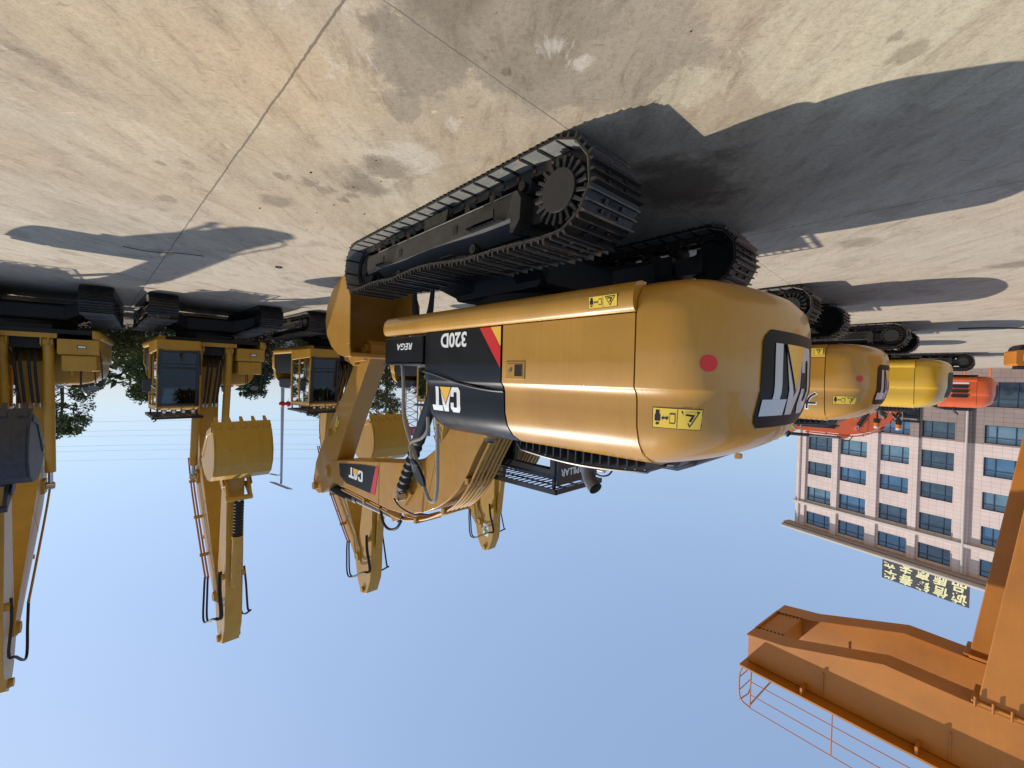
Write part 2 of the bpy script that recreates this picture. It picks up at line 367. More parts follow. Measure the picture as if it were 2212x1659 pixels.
def undercarriage(root, yawoff=0.0, mt='black', rightcover=True):
    tk = track_mesh()
    proto = None
    for side in (-1, 1):
        if proto is None: t = tk.build('crawler_track', root, ang=30); proto = t
        else: t = bpy.data.objects.new('crawler_track', proto.data); S.collection.objects.link(t); t.parent = root
        R = Matrix.Rotation(yawoff, 4, 'Z'); t.matrix_local = R @ Matrix.Translation((0, side * 1.322, 0))
        s = side
        # track frame beam
        def sbox(b, x0, x1, a0, a1, z0, z1, c=0): b.box(x0, x1, min(s * a0, s * a1), max(s * a0, s * a1), z0, z1, c=c)
        b = MB('steel_side')
        b.prism([(s * .235, .245), (s * .25, .47), (s * -.18, .47), (s * -.18, .245)], -1.32, 1.38, axis='x')
        b.use('blue_black'); b.prism([(s * .2495, .471), (s * .12, .605), (s * -.16, .605), (s * -.18, .471)], -1.32, 1.36, axis='x')
        b.use('steel_side'); b.prism([(-1.32, .25), (-1.24, .25), (-1.24, .60), (-1.28, .60), (-1.36, .50), (-1.37, .33)], min(s * .10, s * .252), max(s * .10, s * .252))
        sbox(b, -1.70, -1.36, -.17, .10, .30, .52)
        sbox(b, 1.38, 1.74, -.16, .22, .24, .48, .04)
        b.use('shoe_inside')  # pale strips paint a highlight along the frame's lower edge
        for xa, xb in ((-1.30, -1.0), (-.96, .55), (.59, 1.34)): sbox(b, xa, xb, .2385, .243, .247, .257)
        b.use('black_matt')
        for x in (-.40, .74): sbox(b, x - .035, x + .035, .2, .2505, .335, .43)
        for x in (-.15, .95): b.prism([(x - .11, s * .150), (x + .11, s * .150), (x + .14, s * .173), (x - .08, s * .173)], .56, .585, axis='z')
        b.build('track_frame', t, bevel=.008)
        for x, l in ((-.92, .25), (1.10, .16)):
            b = MB('black'); y0 = s * .248; y1 = s * .345
            b.prism([(x - l, y0), (x - l + .05, y1), (x + l - .05, y1), (x + l, y0)], .455, .47, axis='z')
            b.box(x - l + .05, x + l - .05, min(y1, y1 - s * .015), max(y1, y1 - s * .015), .38, .47)
            for k in range(7): b.cyl((x - l * .7 + k * l * .23, y1 - s * .03, .468), (x - l * .7 + k * l * .23, y1 - s * .03, .477), .012, 6)
            b.build('step', t)
        b = MB('black_matt'); cS = (-1.79, .395)
        ring = []
        for k in range(42):
            a = 2 * pi * k / 42; r = .30 if k % 2 else .265; ring.append((cS[0] + r * cos(a), cS[1] + r * sin(a)))
        b.prism(ring, -.04, .04)
        b.cyl((cS[0], s * .02, cS[1]), (cS[0], s * .17, cS[1]), .26, 40)
        b.use('hub_grey'); b.cyl((cS[0], s * .15, cS[1]), (cS[0], s * .258, cS[1]), .168, 40)
        TS = Matrix.Translation((cS[0], 0, cS[1]))
        for k in range(20):
            a = 2 * pi * (k + .3) / 20
            b.use('hub_grey'); b.prism([(.155, -.016), (.262, -.013), (.262, .013), (.155, .016)], min(s * .17, s * .24), max(s * .17, s * .24), TS @ Matrix.Rotation(-a, 4, 'Y'))
            a2 = a + pi / 20; M = Matrix.Translation((cS[0] + .232 * cos(a2), 0, cS[1] + .232 * sin(a2)))
            b.use('steel_side'); b.tube([(0, s * .165, 0), (0, s * .215, 0)], .017, 6, True, M)
        b.build('drive_sprocket', t, bevel=.004)
        b = MB('black_matt'); cI = (1.95, .355)
        b.cyl((cI[0], -.05, cI[1]), (cI[0], .05, cI[1]), .26, 32); b.cyl((cI[0], -.12, cI[1]), (cI[0], .12, cI[1]), .21, 32); b.cyl((cI[0], -.17, cI[1]), (cI[0], .17, cI[1]), .09, 16)
        b.build('idler_wheel', t)
        for k in range(8):
            x = -1.32 + k * .39; b = MB('black_matt'); b.cyl((x, -.15, .185), (x, .15, .185), .075, 18); b.use('steel_track'); b.cyl((x, -.2, .2), (x, .2, .2), .042, 12)
            if k % 2: b.use('rust'); b.cyl((x, -.205, .2), (x, .205, .2), .028, 10)
            b.build('track_roller', t)
        b = MB('steel_track'); b.prism([(-.24, .11), (.24, .11), (.20, .22), (.11, .255), (-.11, .255), (-.20, .22)], min(s * .205, s * .225), max(s * .205, s * .225)); b.build('roller_guard', t)
        for x in (-.62, .90):
            b = MB('steel_track'); b.cyl((x, -.12, .595), (x, .14, .595), .06, 20); b.use('steel_side'); b.cyl((x, s * .14, .595), (x, s * .19, .595), .045, 16); b.use('steel_track'); b.cyl((x, s * .19, .595), (x, s * .195, .595), .022, 12)
            b.build('carrier_roller', t)
    b = MB('blue_black')
    R = Matrix.Rotation(yawoff, 4, 'Z')
    b.box(-.80, .80, -.72, .72, .40, .86, R, c=.06)
    for sx in (-1, 1):
        for sy in (-1, 1):
            b.loft([[(sx * .35, sy * .6, .44), (sx * .8, sy * .6, .44), (sx * .8, sy * .6, .84), (sx * .35, sy * .6, .84)],
                    [(sx * .60, sy * 1.15, .28), (sx * 1.1, sy * 1.15, .28), (sx * 1.1, sy * 1.15, .56), (sx * .60, sy * 1.15, .56)]], M=R)
    b.build('cross_frame', root, bevel=.02)
    b = MB('black_matt'); b.cyl((0, 0, .86), (0, 0, 1.10), .72, 40); b.cyl((0, 0, .92), (0, 0, 1.0), .78, 40); b.build('turntable', root)
def simil(a0, a1, b0, b1):
    """2-D similarity taking a0->b0, a1->b1"""
    A = complex(*a1) - complex(*a0); B = complex(*b1) - complex(*b0); k = B / A
    return lambda p: ((lambda z: (z.real, z.imag))(complex(*b0) + k * (complex(*p) - complex(*a0)))), abs(k)
BOOM = [(.08, 1.72), (.6, 1.68), (1.05, 2.2), (1.46, 2.67), (1.75, 2.98), (2.1, 3.2), (2.6, 3.36), (5.4, 3.74), (5.85, 3.84), (6.06, 3.95), (6.12, 4.08), (6.06, 4.2), (5.9, 4.27), (5.4, 4.27), (3.2, 4.31), (2.75, 4.27), (2.4, 4.19), (2.05, 4.08), (1.72, 3.93), (1.45, 3.76), (1.22, 3.56), (1.02, 3.3), (.85, 3.0), (.55, 2.55), (.04, 2.0)]
STICK = [(6.92, 4.46), (6.84, 4.66), (6.6, 4.72), (6.35, 4.66), (5.78, 4.30), (5.66, 4.08), (5.66, 3.88), (5.15, 3.01), (4.08, 1.45), (4.10, 1.28), (4.22, 1.18), (4.40, 1.18), (4.58, 1.34), (5.21, 2.13), (5.99, 3.02), (6.60, 3.74), (6.78, 4.0)]
BUCK = [(3.87, 1.52), (4.10, 1.54), (4.40, 1.48), (4.72, 1.32), (4.95, 1.08), (5.03, .80), (4.95, .50), (4.76, .26), (4.5, .08), (4.2, .02)]
def front(root, paint='gold', boom_tip=(5.95, 4.08), stick_tip=(4.3, 1.35), style='near', bscale=1.0, bw=.70, logo=True):
    T, kb = simil((.3, 1.9), (5.95, 4.08), (.3, 1.9), boom_tip)
    S_, ks = simil((5.95, 4.08), (4.3, 1.35), boom_tip, stick_tip)
    br_ = radians(42) if style == 'far' else 0
    def Bk(p):
        x, z = (p[0] - 4.3) * bscale, (p[1] - 1.35) * bscale
        return (stick_tip[0] + x * cos(br_) - z * sin(br_), stick_tip[1] + x * sin(br_) + z * cos(br_))
    P = [T(p) for p in BOOM]
    b = MB(paint + ('_flat' if paint == 'gold' else '')); b.prism(P, -.25, .25)
    o = b.build('boom', root, bevel=.012, ang=25)
    # brackets, each its own piece
    bm0 = paint + ('_flat' if paint == 'gold' else '')
    b = MB(bm0); q = [T(p) for p in ((2.40, 3.86), (2.62, 4.10), (2.86, 3.9), (2.66, 3.66))]
    b.prism(q, -.31, .31); q = T((2.62, 3.9)); b.cyl((q[0], -.47, q[1]), (q[0], .47, q[1]), .075, 20); b.build('cylinder_pin', o, bevel=.006)
    for c in ((.3, 1.9, .17), (5.95, 4.08, .12)):
        b = MB(bm0); q = T(c[:2]); b.cyl((q[0], -.31, q[1]), (q[0], .31, q[1]), c[2], 20); b.build('pivot_pin', o, bevel=.006)
    q = [T(p) for p in ((2.95, 4.3), (3.55, 4.3), (3.40, 4.44), (3.22, 4.56), (3.08, 4.5))]
    for y in (-.16, .11): b = MB(bm0); b.prism(q, y, y + .05); b.build('boom_bracket', o, bevel=.006)
    for k, y in enumerate((-.21, -.13, -.05, .05, .13, .21)):
        tp = [(.55, 2.62), (.80, 3.02), (1.0, 3.35), (1.2, 3.62), (1.45, 3.84), (1.75, 4.02), (2.1, 4.18), (2.5, 4.30), (2.9, 4.37)] + ([(3.6, 4.36), (5.3, 4.33)] if k in (0, 1, 5) else [])
        b = MB(b.m[0]); b.tube([(T((x + (-.04 if i < 5 else 0), z + .035))[0], y, T((x, z + .035))[1]) for i, (x, z) in enumerate(tp)], .021, 8, smooth=3)
        b.build('hydraulic_pipe', o)
    for p in ((1.02, 3.36), (1.58, 3.93), (2.35, 4.27), (4.2, 4.35)):
        b = MB(bm0); q = T(p); M = Matrix.Translation((q[0], 0, q[1])); b.box(-.035, .035, -.26, .26, -.02, .07, M); b.build('pipe_clamp', o)
    for p0, p1 in (((1.75, 2.99), (2.05, 4.07)), ((3.6, 3.5), (3.6, 4.3))):      # weld seams across the side plate
        b = MB(bm0); a_, c_ = T(p0), T(p1); b.tube([(a_[0], -.25, a_[1]), (c_[0], -.25, c_[1])], .006, 6); b.build('weld_seam', o)
    # boom cylinders
    foot = (1.30, 1.42)
    for y in (-.39, .39):
        a = Vector((foot[0], y, foot[1])); q = T((2.62, 3.9)); e = Vector((q[0], y, q[1])); m = a.lerp(e, .60 if style == 'near' else .90)
        b = MB('black' if style == 'near' else bm0); b.tube([a, m], .105, 20)
        b.cyl(a + Vector((0, -.09, 0)), a + Vector((0, .09, 0)), .12, 16)
        c = b.build('boom_cylinder', root)
        b2 = MB('chrome'); b2.cyl(m, e, .05, 16); b2.cyl(e + Vector((0, -.07, 0)), e + Vector((0, .07, 0)), .10, 16); b2.build('piston_rod', c)
        if style == 'near':
            b2 = MB('rubber'); b2.bellows(a.lerp(e, .25), a.lerp(e, .95), .105, 15, 16); b2.build('bellows', c)
    if style == 'near':
        b2 = MB('rubber'); pts = []; qa = T((3.15, 4.46)); qb = T((2.5, 4.56)); qc = T((2.9, 4.75)); 
        b2.tube([(3.62, -.2, 4.36), (3.45, -.24, 4.58), (3.2, -.26, 4.66), (2.95, -.24, 4.58), (2.82, -.2, 4.36)], .026, 8, smooth=6); b2.build('hose', o)
        b2 = MB('rubber'); b2.tube([(2.62, -.5, 3.93), (2.5, -.46, 4.05), (2.3, -.34, 4.15), (2.05, -.2, 4.14)], .014, 6, smooth=5); b2.build('hose', o)
    # arm (stick) cylinder
    a = Vector((T((3.25, 4.54))[0], 0, T((3.25, 4.54))[1])); t_ = S_((6.74, 4.56)); e = Vector((t_[0], 0, t_[1])); m = a.lerp(e, .52)
    b = MB('steel_grey' if style == 'near' else b.m[0] if False else 'yellow' if style != 'near' else 'steel_grey'); b.tube([a, m], .075, 20); b.cyl(m.lerp(a, .08), m, .095, 20); c = b.build('stick_cylinder', root)
    b = MB('chrome'); b.cyl(m, e, .05, 14); b.cyl(e + Vector((0, -.08, 0)), e + Vector((0, .08, 0)), .09, 16); b.build('piston_rod', c)
    if style == 'near': b = MB('rubber'); b.bellows(m, m.lerp(e, .95), .105, 22, 14); b.build('bellows', c)
    # stick
    P = [S_(p) for p in STICK]
    pm = paint + ('_flat' if paint == 'gold' else '')
    b = MB(pm); b.prism(P, -.20, .20); stick = b.build('stick', root, bevel=.012, ang=25)
    for p, r in (((5.95, 4.08), .15), ((4.3, 1.35), .10), ((6.74, 4.56), .09), ((5.98, 3.2), .08)):
        b = MB(pm); q = S_(p); b.cyl((q[0], -.27, q[1]), (q[0], .27, q[1]), r, 20); b.build('stick_boss', stick, bevel=.006)
    q = [S_(p) for p in ((5.78, 2.75), (6.1, 3.12), (6.22, 3.25), (6.08, 3.42), (5.9, 3.3))]
    for y in (-.14, .09): b = MB(pm); b.prism(q, y, y + .05); b.build('cylinder_bracket', stick, bevel=.006)
    q0 = S_((6.18, 3.30) if style == 'near' else (6.26, 3.20)); q1 = S_((5.02, 1.52) if style == 'near' else (5.10, 1.52)); rc = .082 if style == 'near' else .115 ; a = Vector((q0[0], 0, q0[1])); e = Vector((q1[0], 0, q1[1])); m = a.lerp(e, .58)
    b = MB(pm); b.tube([a, m], rc, 18); b.cyl(m.lerp(a, .06), m, rc + .014, 18); c = b.build('bucket_cylinder', root)
    b = MB('chrome'); b.cyl(m, e, .042, 12); b.build('piston_rod', c)
    b = MB('rubber'); b.bellows(m, m.lerp(e, .9), .085 if style == 'near' else .12, 11, 14); b.build('bellows', c)
    # linkage
    b = MB(pm); qs = S_((4.66, 1.62)); qb = Bk((4.70, 1.36))
    for y in (-.26, .26):
        for (u, v) in ((qs, q1), (q1, qb)):
            d = Vector((v[0] - u[0], 0, v[1] - u[1])); n_ = Vector((-d.z, 0, d.x)).normalized() * .06
            A_ = Vector((u[0], 0, u[1])); B_ = Vector((v[0], 0, v[1]))
            pr = [(A_ + n_), (B_ + n_), (B_ - n_), (A_ - n_)]; b.prism([(p.x, p.z) for p in pr], y - .03, y + .03)
    for q in (qs, q1, qb): b.cyl((q[0], -.30, q[1]), (q[0], .30, q[1]), .065, 16)
    b.build('bucket_link', root, bevel=.006)
    # bucket
    bm_ = pm if style != 'dark' else 'dark_bucket'
    b = MB(bm_); sh = [Bk(p) for p in BUCK]; cx, cz = Bk((4.45, .8))
    inner = [(x + (cx - x) * .045, z + (cz - z) * .045) for x, z in sh]
    rings = [[(x, y, z) for x, z in sh] + [(x, y, z) for x, z in inner[::-1]] for y in (-bw, bw)]
    n = len(rings[0]); v = rings[0] + rings[1]; f = [(i, (i + 1) % n, n + (i + 1) % n, n + i) for i in range(n)]
    h = len(sh)
    for off in (0, n):
        for i in range(h - 1): f.append((off + i, off + i + 1, off + n - 2 - i, off + n - 1 - i))
    b.add(v, f)
    sidep = sh + [Bk((4.02, .22)), Bk((3.93, .5)), Bk((3.98, .9)), Bk((3.93, 1.3))]
    for y in (-bw - .028, bw): b.prism(sidep, y, y + .028)
    # side wear plates and rear ribs
    rp = [Bk(p) for p in ((3.87, 1.30), (4.0, 1.30), (4.0, .45), (4.25, .08), (4.12, .0), (3.88, .42))]
    for y in (-bw - .048, bw + .028): b.prism(rp, y, y + .02)
    for y in ((-bw * .6, 0, bw * .6) if style != 'near' else ()):
        pp = [(x + (x - cx) * .03, z + (z - cz) * .03) for x, z in sh[6:]] + sh[6:][::-1]; b.prism(pp, y - .05, y + .05)
    ear = [Bk(p) for p in ((4.12, 1.46), (4.14, 1.30), (4.24, 1.20), (4.38, 1.20), (4.62, 1.26), (4.85, 1.30), (4.8, 1.44), (4.6, 1.50))]
    for y in (-.33, -.29, .27, .31): b.prism([(x + .02, z + .12 * bscale) for x, z in ear], y, y + .025)
    b.tube([(Bk((3.93, 1.5))[0], -bw, Bk((3.93, 1.5))[1]), (Bk((3.93, 1.5))[0], bw, Bk((3.93, 1.5))[1])], .05, 12)
    bk = b.build('bucket', root, bevel=.006, ang=28)
    e0 = Bk((4.42, .06)); e1 = Bk((4.05, -.03))
    if style == 'far':
        b = MB('rusty_yellow'); q = [(x + (x - cx) * .025, z + (z - cz) * .025) for x, z in sh[-4:]]; b.prism(q + sh[-4:][::-1], -bw + .02, bw - .02)
        q = [(x + (x - cx) * .03, z + (z - cz) * .03) for x, z in sh[5:7]]; b.m[0] = bm_; b.m.append('rusty_yellow'); b.mi = [1] * len(b.mi); b.k = 0; b.prism(q + sh[5:7][::-1], -bw + .02, bw - .02); b.build('wear_plate', bk)
    b = MB('rusty_yellow' if style == 'far' else bm_); b.prism([e0, (e0[0] - .02, e0[1] - .05), (e1[0], e1[1] - .03), e1], -bw - .03, bw + .03); b.build('cutting_edge', bk)
    for k in range(5):
        y = -bw + .08 + k * (2 * bw - .16) / 4; b = MB('dark_bucket' if style == 'dark' else 'rusty_yellow' if style == 'far' else bm_)
        sec = lambda pa, pb, w_: [(pa[0], y - w_, pa[1]), (pa[0], y + w_, pa[1]), (pb[0], y + w_, pb[1]), (pb[0], y - w_, pb[1])]
        b.loft([sec(Bk((4.24, .06)), Bk((4.22, -.045)), .06), sec(Bk((4.06, .03)), Bk((4.06, -.045)), .045), sec(Bk((3.93 if style == 'near' else 3.84, .0)), Bk((3.93 if style == 'near' else 3.84, -.03)), .03)])
        b.build('bucket_tooth', bk)
    return T, S_, Bk
def cab(root, body='black', text=None, sx=1.0):
    X0, X1, Y0, Y1 = -.08, 1.82, .42, 1.42
    side = [(X0, 1.22), (X1 - .02, 1.22), (X1 + .06, 1.75), (X1 - .10, 3.10), (X1 - .20, 3.20), (X0 + .05, 3.24), (X0, 3.18)]
    b = MB(body)
    # lower shell
    b.prism([(X0, 1.22), (X1 - .02, 1.22), (X1 + .03, 1.52), (X0, 1.60)], Y0, Y1)
    # roof
    b.prism([(X0, 3.12), (X1 - .10, 3.06), (X1 - .12, 3.14), (X1 - .24, 3.22), (X0 + .05, 3.26), (X0, 3.22)], Y0, Y1)
    def post(p, q, y, wx=.045, wy=.04): b.loft([[(p[0] - wx, y - wy, p[1]), (p[0] + wx, y - wy, p[1]), (p[0] + wx, y + wy, p[1]), (p[0] - wx, y + wy, p[1])], [(q[0] - wx, y - wy, q[1]), (q[0] + wx, y - wy, q[1]), (q[0] + wx, y + wy, q[1]), (q[0] - wx, y + wy, q[1])]])
    for y in (Y0 + .04, Y1 - .04):
        post((X0 + .05, 1.5), (X0 + .05, 3.15), y, .05, .04); post((X1 - .02, 1.5), (X1 - .15, 3.10), y)
        post((.72, 1.5), (.72, 3.15), y, .035, .035)
    b.box(X0, X0 + .05, Y0 + .05, Y1 - .05, 1.55, 2.45)
    c = b.build('cab', root, bevel=.02, ang=35)
    # front frame (black) with cross bars
    b = MB('black'); fx = lambda z: X1 + .045 - (z - 1.75) * .105
    for z in (1.56, 2.02, 3.06):
        b.box(fx(z) - .03, fx(z) + .02, Y0 + .03, Y1 - .03, z - .03, z + .03)
    b.box(fx(2.02) + .0, fx(2.02) + .06, Y0 + .02, Y1 - .02, 1.90, 1.915); b.tube([(fx(1.6) + .06, Y0 + .04, 1.6), (fx(2) + .09, Y0 + .02, 2.0), (fx(2.2) + .06, Y0 + .02, 2.2)], .013, 6)
    b.tube([(fx(1.6) + .06, Y1 - .04, 1.6), (fx(2) + .09, Y1 - .02, 2.0), (fx(2.2) + .06, Y1 - .02, 2.2)], .013, 6)
    for y in (Y0 + .075, Y1 - .075): b.prism([(fx(1.5) - .01, 1.5), (fx(1.5) + .03, 1.5), (fx(3.1) + .03, 3.1), (fx(3.1) - .01, 3.1)], y - .045, y + .045)
    b.build('window_frame', c)
    g = MB('cab_glass'); g.add([(fx(1.58), Y0 + .06, 1.58), (fx(1.58), Y1 - .06, 1.58), (fx(3.05), Y1 - .06, 3.05), (fx(3.05), Y0 + .06, 3.05)], [(0, 1, 2, 3)]); g.build('windscreen', c)
    for y in (Y0 + .03, Y1 - .03):
        for xa, xb in ((X0 + .1, .68), (.76, X1 - .05)):
            g = MB('cab_glass'); g.add([(xa, y, 1.58), (xb, y, 1.58), (min(xb, X1 - .12), y, 3.1), (xa, y, 3.1)], [(0, 1, 2, 3)]); g.build('side_window', c)
    g = MB('cab_glass'); g.add([(X0 + .02, Y0 + .06, 2.45), (X0 + .02, Y1 - .06, 2.45), (X0 + .02, Y1 - .06, 3.12), (X0 + .02, Y0 + .06, 3.12)], [(0, 1, 2, 3)]); g.build('rear_window', c)
    b = MB('seat'); b.box(.35, .85, .68, 1.16, 1.75, 1.9, c=.04); b.prism([(.30, 1.85), (.42, 1.85), (.30, 2.6), (.18, 2.6)], .68, 1.16); b.box(.5, .8, .58, .66, 1.9, 2.05); b.box(.5, .8, 1.18, 1.26, 1.9, 2.05); b.box(.3, .8, .74, 1.1, 1.3, 1.76); b.build('driver_seat', c, bevel=.03)
    # roof guard
    b = MB('black'); gx0, gx1, gy0, gy1, gz = X0 - .08, X1 + .02, Y0 - .07, Y1 + .07, 3.40
    for a in ((gx0, gx1, gy0, gy0 + .025), (gx0, gx1, gy1 - .025, gy1), (gx0, gx0 + .025, gy0, gy1), (gx1 - .025, gx1, gy0, gy1)): b.box(a[0], a[1], a[2], a[3], gz - .02, gz + .05)
    for k in range(1, 19): x = gx0 + (gx1 - gx0) * k / 19; b.box(x - .014, x + .014, gy0 + .02, gy1 - .02, gz - .005, gz + .004)
    for k in (1, 2, 3): y = gy0 + (gy1 - gy0) * k / 4; b.box(gx0 + .02, gx1 - .02, y - .016, y + .016, gz - .009, gz + .008)
    for x in (X0 + .05, X1 - .25):
        for y in (Y0 + .05, Y1 - .05): b.box(x - .02, x + .02, y - .02, y + .02, 3.22, gz)
    b.build('roof_guard', c)
    for k in range(4):
        y = Y0 + .17 + k * .22; b = MB('black'); b.box(X1 - .12, X1 - .06, y - .06, y + .06, 3.20, 3.31); b.use('lamp_white'); b.cyl((X1 - .07, y, 3.255), (X1 - .045, y, 3.255), .042, 14); b.build('work_light', c)
    b = MB('black'); b.tube([(1.7, Y1, 1.6), (1.78, Y1 + .10, 1.7), (1.70, Y1 + .10, 2.5), (1.65, Y1, 2.6)], .015, 6); b.build('handrail', c)
    b = MB('black'); b.tube([(1.6, Y1, 2.75), (1.72, Y1 + .14, 2.76), (1.72, Y1 + .2, 2.68)], .012, 6); b.box(1.70, 1.75, Y1 + .11, Y1 + .29, 2.32, 2.68, c=.02); b.build('mirror', c, bevel=.01)
    b = MB('black'); b.tube([(1.76, Y1 - .1, 3.3), (1.86, Y1 + .05, 3.34), (1.86, Y1 + .1, 3.45)], .02, 6); b.tube([(1.7, Y1 - .05, 3.38), (1.78, Y1 + .02, 3.5), (1.72, Y1 + .05, 3.52)], .018, 6); b.build('roof_horn', c)
    return c
def sticker_pts(kind, mb, fn, a0, a1, b0, b1, seg=6):
    """warning sticker on a surface fn(a,b,off); a runs to the reader's right"""
    pl = lambda name, x0, x1, y0, y1, o, n=1: plate(mb.use(name), a0 + (a1 - a0) * x0, a0 + (a1 - a0) * x1, b0 + (b1 - b0) * y0, b0 + (b1 - b0) * y1, lambda a, b: fn(a, b, o), n, 1)
    pl('decal_black', 0, 1, 0, 1, .0020, seg); pl('decal_yellow', .015, .985, .03, .97, .0035, seg)
    def poly(name, pts, o):
        P = [(a0 + (a1 - a0) * x, b0 + (b1 - b0) * y) for x, y in pts]; flat(mb.use(name), P, [tuple(range(len(P)))], lambda a, b: fn(a, b, o))
    poly('decal_black', [(.06, .12), (.42, .12), (.24, .9)], .005); poly('decal_yellow', [(.105, .19), (.375, .19), (.24, .78)], .0065)
    poly('decal_black', [(.16, .27), (.33, .24), (.34, .32), (.22, .36), (.27, .6), (.22, .62)], .008)
    poly('decal_black', [(.485, .05), (.495, .05), (.495, .95), (.485, .95)], .005)
    poly('decal_black', [(.53, .25), (.64, .25), (.64, .75), (.53, .75)], .005); poly('decal_yellow', [(.54, .31), (.63, .31), (.63, .69), (.54, .69)], .0065)
    poly('decal_black', [(.66, .5), (.70, .62), (.70, .54), (.77, .54), (.77, .62), (.81, .5), (.77, .38), (.77, .46), (.70, .46), (.70, .38)], .005)
    poly('decal_black', [(.85, .12), (.93, .12), (.93, .3), (.95, .35), (.95, .66), (.83, .66), (.83, .35), (.85, .3)], .005)
    poly('decal_black', [(.86, .72), (.92, .72), (.93, .80), (.89, .86), (.85, .80)], .005)
def rear_logo(cw, hr=.83, z0=1.45, z1=2.19, wcol='white'):
    sc = RR
    def fn(a, z, off=.0):   # a = reader's right (towards -y when seen from behind)
        ph = a / 1.42; return cwpt(ph, z, off)
    b = MB('logo_black')
    n = 24; rows = 16; v = []; f = []
    for j in range(rows + 1):
        z = z0 + (z1 - z0) * j / rows; hw = hr - {0: .09, 1: .025, 2: 0}.get(min(j, rows - j), 0) - .03 * (1 - j / rows)
        for i in range(n + 1): v.append(fn(-hw + 2 * hw * i / n, z, .008))
    for j in range(rows):
        for i in range(n): q = j * (n + 1) + i; f.append((q, q + 1, q + n + 2, q + n + 1))
    b.add(v, f); pl = b.build('logo_panel', cw, ang=60)
    zm = (z0 + z1) / 2; H = (z1 - z0) * .74; W = 1.02; a0_ = .27
    b = MB('grey_letter'); v2, f2 = logo_mesh(H, W, 4)
    flat(b, v2, f2, lambda a, c: fn(a0_ + a, zm + c, .013)); b.build('letter', cw)
    b = MB('logo_black')
    for s_, o_, m_ in ((1.10, .017, 'logo_black'), (1.0, .021, 'logo_yellow')):
        v2, f2 = logo_tri(H, W, s_, 4); flat(b.use(m_), v2, f2, lambda a, c: fn(a0_ + a, zm + c, o_))
    b.build('logo_triangle', cw)
def cat_flat(parent, fn, H, W):
    b = MB('white'); v2, f2 = logo_mesh(H, W, 2); flat(b, v2, f2, lambda a, c: fn(a, c, .004)); b.build('letter', parent)
    b = MB('black_panel')
    for s_, o_, m_ in ((1.10, .0055, 'black_panel'), (1.0, .007, 'logo_yellow')):
        v2, f2 = logo_tri(H, W, s_, 1); flat(b.use(m_), v2, f2, lambda a, c: fn(a, c, o_))
    b.build('logo_triangle', parent)
